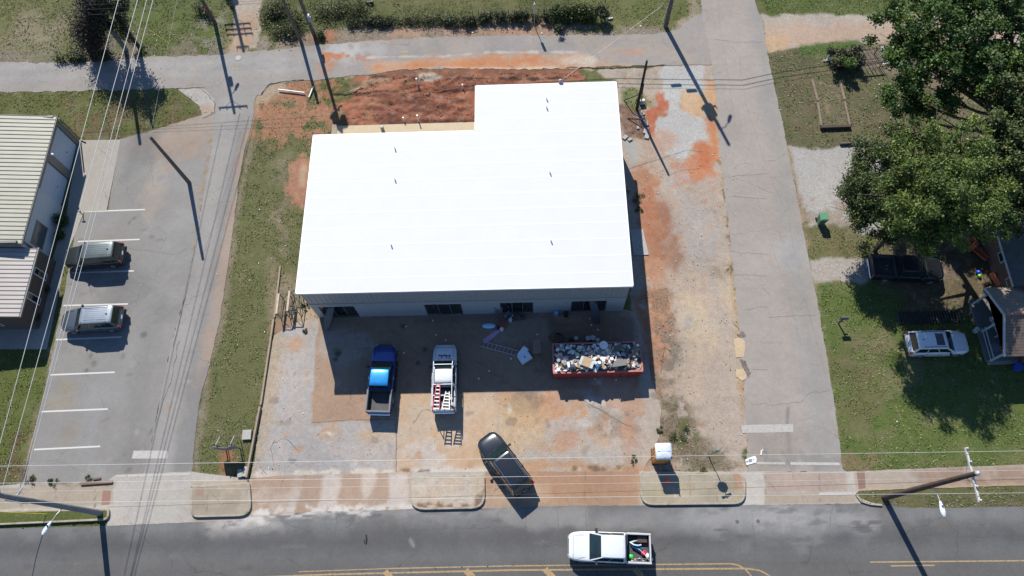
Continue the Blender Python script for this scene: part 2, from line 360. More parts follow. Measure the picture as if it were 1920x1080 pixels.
# east of the building: bare dirt, grass scrap, clay, white gravel
poly([(1092,128),(1260,122),(1335,90),(1352,260),(1380,520),(1400,700),(1402,885),(1190,890),(1180,600),(1160,270),(1155,150)],(192,172,152),.3,1,.4,g=(.05,.25))
poly([(1150,135),(1235,130),(1240,165),(1160,160)],(186,168,146),.6,.9,.5,g=DT); blob(1200,140,2,.8,(158,142,120),1,.6,.5,patch=(.45,1.),g=DT)
poly([(1158,162),(1200,165),(1215,200),(1185,215),(1160,190)],(128,132,88),.4,.95,.5,g=GR); poly([(1200,170),(1235,185),(1240,220),(1205,230)],(168,138,92),.6,.8,.5,patch=(.35,1.),g=(.6,.3))
poly([(1160,195),(1185,200),(1212,235),(1205,262),(1164,262)],(136,98,80),.4,1,.4,g=(.4,.5))
poly([(1236,175),(1254,185),(1256,204),(1240,218),(1226,258),(1214,245),(1216,210),(1232,200)],(206,104,66),.35,1,.35,1.2,g=CL)
poly([(1278,172),(1324,150),(1332,200),(1300,245),(1270,220)],(220,174,124),.6,1,.5,g=CL)
poly([(1246,122),(1318,122),(1322,158),(1318,178),(1280,172),(1276,200),(1290,212),(1330,226),(1330,250),(1318,278),(1306,272),(1282,296),(1250,290),(1228,250),(1226,230),(1252,214),(1256,195),(1240,180),(1242,150),(1235,138)],(198,196,190),.25,1,.35,1.2,g=GV)
poly([(1282,172),(1300,170),(1300,220),(1280,205)],(222,184,138),.5,.8,.4,g=CL)
poly([(1322,150),(1344,150),(1352,300),(1345,310),(1328,280)],(222,166,112),.4,.85,.3,patch=(.25,1.),g=CL)
poly([(1290,296),(1308,272),(1318,285),(1336,262),(1348,300),(1345,360),(1310,370),(1270,350),(1248,320)],(216,132,84),.6,.95,.7,1.,patch=(.3,.9),g=CL)
blob(1322,292,.7,1.6,(212,112,62),.5,.9,.5,g=CL); blob(1336,255,.5,2.2,(216,128,72),.5,.8,.4,g=CL); blob(1240,262,1.2,1.,(210,160,130),.6,.7,.5,g=CL)
poly([(1170,262),(1193,266),(1196,300),(1188,318),(1180,300)],(176,176,170),.15,1,.15,g=AS)
poly([(1190,268),(1230,270),(1240,330),(1215,360),(1192,330)],(196,166,144),.6,.8,.5,patch=(.4,1.),g=(.2,.6))
poly([(1190,330),(1228,340),(1238,400),(1262,440),(1240,520),(1212,520),(1200,420)],(196,130,90),.8,.95,.6,.8,patch=(.22,.7),g=CL)
poly([(1192,560),(1232,540),(1246,640),(1236,740),(1215,700)],(198,118,76),.6,.9,.5,patch=(.26,.9),g=CL); poly([(1196,300),(1235,330),(1250,430),(1230,520),(1208,470)],(194,118,78),.7,.8,.6,patch=(.32,.8),g=CL); blob(1258,450,1.2,3.6,(166,112,84),1.2,.8,.6,g=CL); blob(1285,420,.7,1.5,(190,134,104),.8,.8,.5,patch=(.3,1.),g=CL)
poly([(1210,480),(1250,480),(1256,640),(1240,720),(1215,640)],(202,142,104),.8,.85,.5,patch=(.28,.7),g=CL)
poly([(1260,360),(1345,330),(1370,520),(1385,640),(1300,650),(1275,520)],(190,172,154),1.2,.8,1.2,patch=(.28,.5),g=(0,.35))
poly([(1260,320),(1350,320),(1385,700),(1255,700)],(184,174,166),1.5,.75,1.,patch=(.52,.45),g=(0,.5))
poly([(1240,500),(1372,500),(1392,780),(1240,780)],(204,178,150),1.5,.55,1.,patch=(.5,.4),g=CL)
for x,y,a,b_ in ((1303,612,1.6,2.6),(1360,520,.8,1.),(1310,740,.5,.5),(1372,560,.7,1.6)): blob(x,y,a,b_,(214,188,150),1.,.7,.6,patch=(.3,.8),g=CL)
for x,y,a,b_,q in ((1245,620,1.1,.9,(150,110,86)),(1240,575,1.2,1.6,(160,116,86)),(1252,660,.9,2.4,(138,122,106)),(1236,710,.7,2.,(164,130,104)),(1258,770,.8,1.2,(124,112,88)),(1270,810,1.6,2.2,(120,98,72)),(1280,845,2.2,1.2,(128,106,78)),(1236,862,1.4,1.2,(140,104,80)),(1320,870,2.2,1.2,(130,116,88)),(1345,865,1.2,1.,(128,110,84)),(1372,505,2.,.6,(168,148,126))): blob(x,y,a,b_,q,1,.8,.8,1.2,patch=(.38,1.3),g=(.6,.5))
blob(1278,815,1.,1.,(96,104,60),.6,.7,.5,patch=(.42,2.),g=GR)
line([(1352,300),(1368,420),(1384,620),(1395,780)],.22,(196,158,112),.35,.8,.25,patch=(.35,1.2),g=(.3,.5)); line([(1349,300),(1366,430),(1380,560)],.08,(110,104,72),.15,.8,.3,3,patch=(.5,2.),g=GR)
poly([(1160,712),(1230,712),(1235,890),(1160,890)],(200,158,124),1,.8,.8,patch=(.38,.6),g=CL)
# beyond side street
poly([(1412,-30),(1960,-30),(1960,30),(1440,28)],(92,104,54),.3,1,.3)
poly([(1428,28),(1640,26),(1700,24),(1960,20),(1960,80),(1700,76),(1560,78),(1480,90),(1448,98),(1436,60)],(190,176,160),.4,1,.4,g=(.05,.5))
line([(1440,72),(1520,66),(1640,62),(1760,52),(1960,46)],1.3,(204,168,138),1,.75,.6,g=CL); blob(1450,82,1.6,1.4,(212,172,128),.6,.9,.4,g=CL)
poly([(1438,100),(1560,78),(1610,76),(1640,90),(1960,90),(1960,280),(1480,280)],(108,104,68),.3,1,.3)
poly([(1500,84),(1608,74),(1612,90),(1560,108),(1500,100)],(78,108,46),.5,.9,.4)
poly([(1480,130),(1520,130),(1545,250),(1470,250)],(126,104,78),1,.6,.8,patch=(.45,.9)); poly([(1525,150),(1578,150),(1590,240),(1538,240)],(122,112,80),.4,.8,.3,patch=(.3,1.),g=(.8,.4))
blob(1650,110,3,2.,(140,120,104),1,.7,.8,patch=(.4,1.),g=DT); blob(1660,250,4,2.5,(124,110,80),1.5,.6,1.,patch=(.4,.7)); blob(1830,180,5,4,(150,126,100),1.5,.6,1.,patch=(.45,.6),g=DT)
poly([(1480,278),(1600,272),(1660,290),(1660,440),(1520,424),(1498,380)],(186,182,176),.4,1,.4,g=GV); blob(1545,400,3.5,2.2,(170,146,126),1,.75,.8,patch=(.4,1.),g=(.1,1)); line([(1475,280),(1500,400),(1520,500),(1540,620),(1560,760),(1580,875)],.3,(176,146,112),.4,.75,.25,g=DT)
poly([(1508,424),(1600,424),(1660,480),(1640,486),(1515,486)],(122,114,70),.4,1,.4)
poly([(1512,486),(1600,484),(1740,490),(1800,480),(1800,530),(1640,530),(1530,532)],(182,172,160),.4,1,.4,g=(.1,.8))
poly([(1526,532),(1650,532),(1960,530),(1960,900),(1580,882),(1560,740),(1540,620)],(98,112,60),.35,1,.3)
poly([(1660,420),(1960,420),(1960,600),(1700,590),(1660,520)],(110,88,66),1.2,.85,1.,g=(.35,.4))
blob(1635,640,2.,1.,(138,124,90),1,.7,.6,patch=(.35,1.)); blob(1660,685,4,1.6,(134,124,84),1.5,.6,.8,patch=(.4,.8)); blob(1605,690,2,1.6,(128,110,74),1.5,.6,.8,patch=(.4,1.)); blob(1600,760,3,3,(126,114,72),1.5,.6,.8,patch=(.45,.8)); blob(1850,870,4,1.2,(140,128,76),1.5,.6,.8,patch=(.4,.7)); blob(1600,865,2.,.8,(150,118,86),.6,.7,.5,patch=(.4,1.))
line([(1655,710),(1720,850),(1760,900)],.05,(130,128,84),.1,.6,.1)
# left lawn, bottom left
poly([(-80,655),(100,655),(85,740),(60,830),(38,905),(-80,910)],(98,106,54),.3,1,.3); line([(98,660),(86,740),(60,830),(40,900)],.35,(146,126,96),.5,.7,.3,g=DT); blob(30,860,3.5,2.,(114,88,58),1.2,.8,.8,patch=(.4,.8))
poly([(-60,950),(206,950),(204,975),(-60,984)],(92,100,52),.2,1,.1)
poly([(1600,912),(1960,905),(1960,960),(1700,955),(1610,940)],(112,108,64),.2,1,.2); line([(1640,945),(1960,942)],.25,(92,88,62),.4,.8,.3,patch=(.35,2.),g=(.8,.7))
gl=take()
xs=np.arange(-56,52,.13); ys=np.concatenate([np.arange(-12,-2,1.),np.arange(-2,60,.13)])
xs=np.concatenate([[-900,-400,-200,-120,-90,-75,-65],xs,[55,60,70,90,130,220,450,900]]); ys=np.concatenate([[-700,-300,-120,-60,-30,-20],ys,[62,66,72,80,95,130,220,450,900]])
X,Y=np.meshgrid(xs,ys); Cc,Gm=paint(X.ravel(),Y.ravel(),gl,c(*GB),GR)
# low humps in the dug clay, gentle swell in the grass
pit=G([(640,150),(800,128),(1080,128),(1100,150),(893,166),(893,246),(640,250),(600,200)])
sd_=sdist(X.ravel(),Y.ravel(),pit).reshape(X.shape); inp=np.clip(-sd_/1.2,0,1)
Z=-.02+inp*(.40*(fbm(X*.5,Y*1.,4,3)-.52)+.30*(fbm(X*1.6,Y*2.2,4,9)-.5))+.03*(fbm(X*1.6,Y*1.6,3,21)-.5)*Gm[:,0].reshape(X.shape)
ground=gridmesh('ground',X,Y,Z,np.ones((len(ys)-1,len(xs)-1),bool),Cc,Gm); ground['kind']='structure'

# --- back street
poly([(-60,130),(500,110),(900,85),(1250,80),(1250,92),(900,100),(500,128),(-60,150)],(158,154,150),1.2,.7,.6)
line([(-60,128),(400,118),(600,106)],.5,(178,176,172),.8,.6,.4); line([(-60,148),(400,138),(560,128)],.4,(176,174,170),.8,.6,.4)
blob(645,95,2.2,1.6,(198,196,192),1.4,.8,.8,patch=(.3,1.)); blob(700,92,1.6,1.,(186,184,180),1.,.7,.6,patch=(.35,1.))
poly([(605,100),(640,100),(652,106),(640,112),(606,116)],(212,132,84),.35,1,.35,1.5,g=CL); blob(612,126,1.,.8,(206,138,98),.5,.8,.4,patch=(.4,1.5),g=CL); blob(680,108,1.2,.5,(198,130,100),.4,.7,.3,patch=(.45,2.),g=CL)
poly([(690,122),(760,112),(900,108),(1050,106),(1120,112),(1180,122),(1120,132),(960,130),(760,130),(700,138)],(214,162,120),.9,.9,.5,g=CL)
poly([(708,128),(800,116),(960,104),(1060,108),(1090,122),(960,126),(760,130)],(220,132,76),.7,.95,.5,patch=(.2,.5,3.),g=CL)
line([(735,135),(800,130),(960,129),(1040,127)],.14,(232,196,160),.2,.8,.15)
line([(690,108),(760,106),(830,106),(920,98),(960,98),(1080,98)],.09,(212,206,198),.15,.75,.15,patch=(.35,1.))
poly([(700,80),(1300,70),(1300,125),(1100,128),(900,108)],(190,170,150),2,.5,.8,patch=(.42,.35)); blob(1180,100,1.5,.3,(206,144,110),.4,.6,.3,patch=(.4,2.)); blob(1070,105,1.2,.3,(212,144,110),.4,.7,.3,patch=(.4,2.)); blob(1085,114,1.6,.6,(214,196,176),.5,.8,.3)
for x,y in ((758,97),(758,103),(362,130),(560,115),(440,128),(392,120)): blob(x,y,.35,.06,(212,180,90),.1,.8,.05)
poly([(793,88),(820,86),(820,106),(795,110)],(174,160,148),.12,.7,.05)
bs=[(-90,118),(0,116),(90,118),(160,117),(270,107),(410,103),(440,97),(500,95),(600,84),(700,76),(800,70),(960,66),(1140,66),(1232,63),(1268,56),(1300,30),(1330,20),(1345,110),(1330,122),(1260,122),(1180,123),(1080,128),(960,130),(830,128),(760,130),(690,139),(600,149),(560,152),(505,157),(490,178),(395,178),(330,166),(235,169),(0,173),(-90,176)]
L1=take(); back_street=sheet('back_street',bs,.004,(168,160,152),(0,.1,.22),L1,jag=.16)
# --- side street
poly([(1345,-30),(1400,-30),(1470,400),(1520,880),(1440,880),(1400,400)],(184,171,160),1.5,.75,.8)
poly([(1400,-30),(1412,-30),(1445,110),(1515,480),(1578,880),(1530,880),(1470,480)],(164,160,154),1.5,.8,.6)
blob(1487,488,1.,.6,(140,138,136),.7,.8,.4); blob(1490,470,2,1.5,(178,175,172),1.2,.6,.6); line([(1478,765),(1476,800),(1480,850)],.12,(134,132,130),.2,.8,.15)
poly([(1400,800),(1480,800),(1500,880),(1400,885)],(166,154,140),.8,.7,.6,patch=(.35,.8)); line([(1440,862),(1575,866)],.5,(150,146,140),.4,.7,.4,patch=(.4,1.))
for y in (120,250,330,440,540,640,740): line([(1350+y*.05,y),(1500,y+4)],.02,(160,150,140),.1,.4,.1)
ss=[(1316,-40),(1314,0),(1318,40),(1330,90),(1340,150),(1346,230),(1352,300),(1364,400),(1374,500),(1384,600),(1394,700),(1400,800),(1402,886),(1590,884),(1580,880),(1568,780),(1552,680),(1535,580),(1515,480),(1500,400),(1485,320),(1465,220),(1445,130),(1438,90),(1430,40),(1414,0),(1404,-40)]
side_street=sheet('side_street',ss,.010,(178,168,158),(0,.1,.15),take(),jag=.1)
# --- parking lot and lane
blob(290,360,1.,3.4,(176,164,150),.8,.9,.5,.8,patch=(.25,.7)); blob(340,330,2,1.5,(160,158,156),1.5,.6,.8,patch=(.35,.8)); blob(330,260,3.5,2.5,(178,152,130),2,.8,1.,patch=(.25,.5)); blob(355,235,4,1.6,(176,160,142),1.2,.7,.8,patch=(.3,.6))
poly([(240,250),(300,240),(290,300),(225,340)],(126,126,125),1.5,.6,.8); poly([(150,470),(230,470),(330,560),(300,640),(120,650)],(132,131,130),2,.6,1.,patch=(.4,.5)); blob(175,415,1.4,1.,(156,154,152),.8,.7,.5,patch=(.3,1.)); blob(330,470,2,4,(162,160,156),2,.7,1,patch=(.35,.5)); blob(160,545,2,1.4,(158,156,152),1.2,.7,.7,patch=(.35,.9)); blob(130,725,.8,.6,(160,148,124),.6,.7,.4); blob(112,755,1.2,.8,(166,156,132),.6,.7,.4); blob(250,870,5,2.,(156,148,138),2,.6,1.,patch=(.35,.5)); blob(135,812,.8,.8,(160,148,128),.6,.7,.4)
poly([(200,600),(260,600),(230,900),(120,900)],(162,161,158),2,.6,1.,patch=(.4,.4)); line([(300,560),(270,700),(235,890)],.8,(142,140,136),1.2,.5,.5)
line([(395,265),(372,400),(350,560),(330,640)],.14,(168,140,96),.25,.8,.3,2.,patch=(.4,1.2),g=DT)
for _ in range(45): blob(random.uniform(110,380),random.uniform(400,890),random.uniform(.06,.3),random.uniform(.06,.3),random.choice([(116,114,112),(178,174,168),(104,102,100)]),.15,random.uniform(.3,.7),.15,2.)
pl=[(224,262),(300,240),(376,216),(400,208),(420,190),(400,280),(375,400),(352,540),(322,640),(300,750),(270,905),(48,905),(60,840),(82,740),(100,655),(122,540),(140,440),(160,397),(203,395)]
parking_lot=sheet('parking_lot',pl,.007,(156,152,146),(0,.14,.1),take(),jag=.08)
line([(430,200),(415,300),(392,420),(372,540),(342,660),(318,780),(296,905)],.9,(172,166,160),1.,.8,.4); line([(466,250),(440,400),(415,520),(395,640),(378,720)],.6,(182,154,132),.8,.8,.4); line([(450,250),(420,400),(395,540),(360,700),(330,880)],.3,(142,140,136),.6,.6,.2)
poly([(370,700),(395,680),(360,900),(330,900)],(140,139,138),.8,.7,.4); blob(318,763,.2,.3,(190,140,104),.2,.8,.1); line([(332,715),(356,716)],.08,(176,174,170),.1,.7,.05)
al_=[(385,160),(492,158),(478,185),(476,215),(466,255),(458,285),(446,350),(440,410),(427,500),(412,600),(400,655),(392,690),(376,740),(366,820),(358,905),(266,908),(290,800),(300,750),(322,640),(352,540),(375,400),(395,290),(403,235),(395,190),(370,168)]
lane=sheet('lane',al_,.010,(162,157,150),(0,.12,.1),take(),jag=.07)
poly([(332,167),(385,168),(402,205),(400,215),(378,221),(372,195)],(190,184,174),.3,1,.2,g=(0,.2)); blob(380,210,1.2,.7,(190,160,134),.6,.8,.3)
sheet('concrete_patch',[(332,167),(385,167),(400,185),(404,208),(380,221),(374,200),(355,184)],.014,(190,184,174),AS,take(),jag=.1)
# --- concrete drive in front of the garage doors and walkway
for y in (315,): line([(150,313),(215,311)],.03,(140,132,122),.06,.7,.03)
drive=[(146,263),(226,262),(213,330),(200,395),(158,397),(128,470),(112,540),(100,600),(88,655),(60,655),(-60,655),(-60,600),(70,600),(100,480),(125,400)]
garage_apron=sheet('garage_apron',drive,.014,(186,178,164),AS,take())
# --- yard in front of the building: slabs, patches, clay stains
YB=(190,174,156)
poly([(520,622),(600,612),(590,780),(586,792),(740,786),(742,882),(470,897),(488,790)],(188,180,172),.4,1,.4,g=(0,.25))
line([(520,640),(500,760),(480,890)],.6,(196,172,142),.7,.8,.4,g=DT); blob(556,645,.7,.6,(206,160,118),.5,.8,.3); blob(620,812,.8,.6,(208,164,118),.4,.8,.3); blob(706,815,1.6,.5,(210,170,130),.5,.7,.3); blob(640,825,6,2,(178,166,162),2,.6,1,patch=(.4,.4)); blob(560,860,4,2,(172,170,168),1.5,.6,1,patch=(.4,.6))
poly([(592,640),(600,594),(1180,578),(1184,600),(1200,735),(930,742),(740,786),(585,792)],(184,150,122),.08,1,.03)
poly([(585,735),(745,735),(742,788),(585,791)],(192,152,120),.3,.8,.2); poly([(596,740),(740,738),(738,786),(590,788)],(176,142,116),1,.5,.6,patch=(.45,.5))
poly([(742,740),(932,736),(930,895),(744,895)],(214,178,142),.06,1,.02); blob(800,800,1.6,1.,(222,172,128),.8,.8,.5,patch=(.3,1.)); blob(820,860,2.5,1.6,(214,204,192),1.2,.8,.8,.9,patch=(.42,.8)); blob(770,820,2.4,3.,(206,186,162),1.5,.7,.8,patch=(.4,.7)); blob(880,780,3.5,2.,(216,190,160),1.5,.7,.8,patch=(.4,.7)); poly([(860,850),(930,850),(930,895),(850,895)],(216,176,132),.8,.7,.5)
blob(660,575+70,2.2,1.6,(196,186,180),1.2,.5,.8,patch=(.35,.9)); blob(700,700,1.5,2,(170,140,118),1,.4,.6)
poly([(770,585),(1010,578),(1020,600),(780,606)],(158,136,118),.08,.5,.04); poly([(900,600),(1030,596),(1030,640),(930,645)],(188,166,146),.1,.6,.05)
poly([(1030,600),(1190,590),(1200,700),(1040,700)],(140,112,90),.8,.75,.5,patch=(.25,.6))
for x,y,r in ((634,663,.28),(629,674,.2),(784,681,.22),(797,655,.22),(756,612,.15),(970,800,.14)): blob(x,y,r,r,(84,70,62),.1,.7,.08)
poly([(930,736),(1200,730),(1240,890),(930,892)],(196,178,160),.3,1,.2,g=(0,.3))
poly([(960,752),(1180,742),(1230,830),(1180,870),(1000,830)],(190,178,164),1.2,.85,1.,.6,patch=(.3,.5),g=(0,.4))
poly([(932,740),(1060,740),(1140,780),(1100,830),(960,800)],(214,160,114),1.,.85,.8,patch=(.42,.6),g=CL); blob(1020,755,3.,1.2,(206,146,104),.8,.8,.6,patch=(.35,.7),g=CL); blob(1110,800,3,1.2,(216,164,120),.8,.7,.6,patch=(.4,.8),g=CL); blob(990,752,1.3,.8,(130,112,96),.6,.7,.4,patch=(.3,1.5)); blob(1140,795,1.3,1.1,(158,134,110),.6,.7,.4,patch=(.3,1.2),g=DT); blob(960,800,2.5,2.5,(222,186,134),1.2,.6,.6,patch=(.35,.7)); blob(1070,790,2,1.6,(192,184,176),1.,.7,.6,patch=(.3,.8)); blob(1145,735,1.6,1.2,(226,220,212),.8,.8,.5,.9,patch=(.3,1.)); blob(1203,640-540+80+520,1,1,(200,190,180),.6,.3,.3)
poly([(935,830),(1190,830),(1190,884),(935,886)],(192,180,168),1.,.7,.8,patch=(.35,.5),g=(0,.3)); line([(940,880),(1000,872),(1050,868),(1100,878),(1190,880)],.3,(206,150,100),.4,.8,.3,g=CL)
line([(1080,880),(1130,879),(1190,876)],.18,(122,98,70),.3,.8,.25,2.,patch=(.4,1.6),g=(.6,.5)); line([(1010,835),(1030,845),(1050,842)],.3,(206,160,120),.4,.6,.3); poly([(1100,700),(1200,700),(1206,735),(1200,890),(1180,890)],(196,140,102),.8,.7,.6,patch=(.35,.8),g=CL)
blob(1060,826,1,.8,(208,148,110),.5,.7,.4,patch=(.3,1.5)); blob(835,885,3,.3,(220,212,200),.4,.8,.3,patch=(.35,1.))
line([(470,890),(560,888),(650,884),(760,884),(930,884)],.16,(226,214,196),.2,.8,.2,patch=(.35,1.2)); line([(755,886),(800,887)],.2,(130,96,72),.2,.8,.15,patch=(.4,2.))
for q in ([(640,656),(780,650)],[(744,700),(742,890)],[(612,700),(588,700)]): line(q,.02,(120,96,78),.08,.6,.03)
for _ in range(60): blob(random.uniform(500,1230),random.uniform(640,880),random.uniform(.06,.5),random.uniform(.05,.35),random.choice([(120,104,92),(222,212,200),(206,150,108),(150,128,110)]),.15,random.uniform(.3,.7),.25,1.6)
yd=[(512,628),(560,604),(600,596),(1176,580),(1192,586),(1206,640),(1222,715),(1240,770),(1236,820),(1205,888),(930,888),(470,897),(480,850),(490,770)]
yard=sheet('yard',yd,.004,YB,(0,.12,.45),take(),sp=.12,jag=.12)
# --- pavement along the main road
for x in (105,178,585,): line([(x,905),(x,985)],.03,(120,108,96),.05,.7,.02)
poly([(360,905),(470,900),(480,965),(360,985)],(186,172,150),.3,1,.1); poly([(472,893),(770,886),(768,965),(470,972)],(190,158,132),.15,1,.1)
for q in ([(555,894),(568,893),(550,960),(535,960)],[(612,893),(642,890),(632,955),(600,958)],[(732,888),(768,886),(768,958),(728,958)]): poly(q,(212,196,182),.35,.95,.25)
poly([(472,920),(560,915),(560,965),(472,968)],(206,184,164),.8,.8,.5,patch=(.4,.9)); blob(500,905,3,.8,(192,158,132),.8,.8,.4,patch=(.3,.8)); line([(480,962),(560,958),(640,957),(700,955),(768,955)],.3,(226,220,210),.25,.9,.25,1.5,patch=(.36,1.5)); blob(690,900,.5,1.2,(220,206,188),.3,.7,.2)
poly([(910,885),(1198,882),(1200,948),(912,955)],(196,152,116),.15,1,.1); blob(1050,915,5,2,(190,140,104),1.5,.7,1.,patch=(.35,.6)); blob(950,930,3,1.2,(204,172,142),1,.7,.6,patch=(.35,.9)); line([(915,952),(1000,950),(1100,948),(1200,946)],.3,(178,150,122),.4,.7,.3,patch=(.35,1.))
line([(1098,884),(1096,950)],.02,(130,100,76),.06,.7,.02); poly([(1100,884),(1190,882),(1190,945),(1105,947)],(186,138,106),1,.5,.5)
poly([(1396,882),(1434,882),(1434,946),(1396,946)],(206,196,184),.1,1,.04); poly([(1434,885),(1586,885),(1590,920),(1436,922)],(190,164,146),.08,.9,.04); poly([(1434,924),(1600,922),(1606,942),(1436,946)],(190,170,148),.1,1,.05)
for x in (1434,1536,): line([(x,884),(x+1,946)],.02,(120,108,98),.05,.6,.02)
poly([(1592,885),(1604,884),(1610,920),(1598,920)],(204,190,172),.1,1,.03); poly([(1600,884),(1740,880),(1742,914),(1606,918)],(188,170,150),.1,1,.05); poly([(1735,880),(1960,872),(1960,912),(1742,914)],(186,158,134),.3,.9,.2); blob(1870,893,6,.8,(166,132,108),.8,.7,.5,patch=(.35,.8)); line([(1610,918),(1760,914),(1960,908)],.12,(196,168,124),.2,.8,.15)
poly([(-60,918),(212,908),(212,945),(-60,958)],(184,168,144),.1,1,.04); poly([(50,900),(215,898),(215,915),(50,925)],(182,166,146),.3,.9,.2); line([(60,906),(150,902),(210,900)],.25,(132,112,84),.3,.7,.25,2.,patch=(.4,1.5),g=(.7,.4))
for x in (40,105,178): line([(x,918),(x,950)],.025,(118,106,92),.04,.8,.02)
sw=[(-90,920),(60,905),(200,902),(218,890),(358,884),(470,898),(520,892),(760,886),(930,884),(1200,884),(1396,884),(1590,884),(1740,878),(1990,868),(1990,908),(1760,915),(1612,920),(1600,930),(1640,944),(1396,948),(1200,948),(1060,950),(960,953),(900,954),(770,957),(700,958),(580,961),(478,969),(440,978),(200,988),(204,958),(-90,965)]
pavement=sheet('pavement',sw,.011,(196,188,176),PV_,take(),sp=.12,jag=.04)
# --- main road
poly([(-60,985),(440,972),(960,946),(1200,946),(1960,946),(1960,975),(1400,975),(960,985),(480,995),(-60,1008)],(140,140,140),1.2,.8,.5)
poly([(380,975),(500,965),(520,985),(470,1000),(400,1002)],(206,198,188),1.2,.9,.5,patch=(.25,.8,4.)); line([(440,975),(560,962),(700,956)],.35,(226,220,210),.4,.8,.3,patch=(.4,1.2,4.))
poly([(1100,955),(1200,952),(1204,985),(1105,990)],(128,128,130),.15,.8,.1); poly([(930,955),(1098,952),(1098,988),(940,990)],(160,156,152),.5,.6,.3); blob(1450,975,7,1.2,(172,170,167),1.5,.8,.8,patch=(.35,.6,4.)); blob(1330,985,10,.8,(156,155,154),1,.6,.5,patch=(.35,.4,4.)); blob(1465,985,2.2,1.5,(178,176,172),1,.6,.6,patch=(.42,1.,4.))
line([(-60,1030),(480,1018),(960,1012),(1400,1010),(1960,1008)],.55,(98,99,102),1.4,.7,.3); line([(-60,1056),(480,1046),(960,1040),(1960,1030)],.3,(122,123,124),1,.5,.3); blob(772,1018,.14,.45,(168,168,168),.15,.8,.1,rot=.5)
line([(600,962),(780,958),(960,952)],.4,(170,164,158),.5,.6,.3,patch=(.4,1.,4.))
for q in ([(1412,0),(1412,0)],): pass
for _ in range(60): blob(random.uniform(20,1900),random.uniform(970,1075),random.uniform(.1,.9),random.uniform(.05,.16),random.choice([(92,92,94),(132,130,128),(98,98,98)]),.2,random.uniform(.25,.55),.15,1.5)
mr_=[(-90,993),(0,991),(200,986),(440,976),(480,968),(580,960),(700,957),(770,955),(900,953),(960,951),(1100,948),(1200,948),(1400,947),(1610,944),(1660,947),(1700,952),(1780,952),(1990,948)]
pw=G(mr_)+[(70,pw_y) for pw_y in (6,-13)]+[(-75,-13),(-75,4.5)]
main_road=sheet('main_road',pw,.016,(112,110,108),(0,.14,.05),take(),sp=.14,jag=.05,world=True)

for pts in ([(1376,634),(1390,632),(1397,642),(1395,668),(1380,670)],[(1380,692),(1396,690),(1400,704),(1392,714),(1379,706)]): sheet('sand_patch',pts,.015,(222,192,148),(0,.1,.3),[],sp=.08,jag=.1)
for pts in ([(1380,626),(1392,622),(1398,630),(1388,635)],[(1388,674),(1398,676),(1408,700),(1402,706),(1394,694)]): sheet('broken_asphalt',pts,.019,(132,118,110),(0,.8,.8),[],sp=.08,jag=.1)

# loose clods over the dug clay
mb=MB(); gp=G([(650,170),(700,140),(1080,132),(1090,148),(893,160),(893,228),(650,238)]); A_=np.array(gp); k=0
cx_=rng.uniform(A_[:,0].min(),A_[:,0].max(),5200); cy_=rng.uniform(A_[:,1].min(),A_[:,1].max(),5200); ok=(sdist(cx_,cy_,gp)<-.1)&(fbm(cx_*.9,cy_*1.6,4,8)>.5)
zi=lambda x,y: Z[np.clip(np.searchsorted(ys,y),0,len(ys)-1),np.clip(np.searchsorted(xs,x),0,len(xs)-1)]
for x_,y_ in zip(cx_[ok],cy_[ok]):
    r_=random.uniform(.02,.055)*(1.5 if random.random()<.08 else 1); mb.cur=random.choice([0,0,1,2]); mb.ball((x_,y_,zi(x_,y_)+r_*.2),r_,r_*.8,r_*.6,5,3,jit=.3)
o=mb.build('clay_clods',[mat('clod_rust',c(160,92,60),.95),mat('clod_dark',c(134,74,50),.95),mat('clod_pale',c(196,136,98),.95)]); tag(o,'loose clods of red clay over the dug ground behind the building','clods',kind='stuff')
# --- kerbed islands and kerbs
KC=mat('kerb_concrete',c(190,176,152),.85,var=.28,sc=2.5,tint=c(150,130,104),tth=.58,bump=.2)
def road_mark(name,pts,z,m,parent):
    mb=MB(); mb.quad(*[(p[0],p[1],z) for p in (G(pts))]); 
    a=np.array(mb.v); 
    if np.cross(a[1]-a[0],a[2]-a[0])[2]<0: mb.f[0]=mb.f[0][::-1]
    o=mb.build(name,m,parent); return o
def island(pts,top,gk,layers,h=.2,kerb=.16,name='kerb_island'):
    pg=G(pts); n=len(pg)
    ar=sum(pg[i][0]*pg[(i+1)%n][1]-pg[(i+1)%n][0]*pg[i][1] for i in range(n))
    if ar<0: pg=pg[::-1]
    inn=[]
    for i in range(n):
        a,b,c_=map(lambda q:np.array(q,float),(pg[i-1],pg[i],pg[(i+1)%n])); e=_u(b-a);f=_u(c_-b); nn=_u(np.array([-e[1]-f[1],e[0]+f[0]])); inn.append(tuple(b+nn*kerb))
    mb=MB(); vs=[(x,y,0) for x,y in pg]+[(x,y,h-.02) for x,y in pg]+[tuple(np.array(p)*.85+np.array(q)*.15)+(h,) for p,q in zip(pg,inn)]+[(x,y,h) for x,y in inn]
    mb._add(vs,[[k*n+i,k*n+(i+1)%n,(k+1)*n+(i+1)%n,(k+1)*n+i] for k in range(3) for i in range(n)])
    k=mb.build('kerb',KC); k['kind']='structure'
    o=sheet(name,inn,h-.004,top,gk,layers,sp=.1,world=True); return o
def rr(pts,rad=8,n=5):
    'round the corners of a pixel polygon'
    out=[]
    for i in range(len(pts)):
        a,b,c_=[np.array(q[:2],float) for q in (pts[i-1],pts[i],pts[(i+1)%len(pts)])]; r=pts[i][2] if len(pts[i])>2 else 0
        if not r: out.append(tuple(b)); continue
        p=b+_u(a-b)*r;q=b+_u(c_-b)*r
        for k in range(n+1): t=k/n; out.append(tuple((1-t)**2*p+2*t*(1-t)*b+t*t*q))
    return out
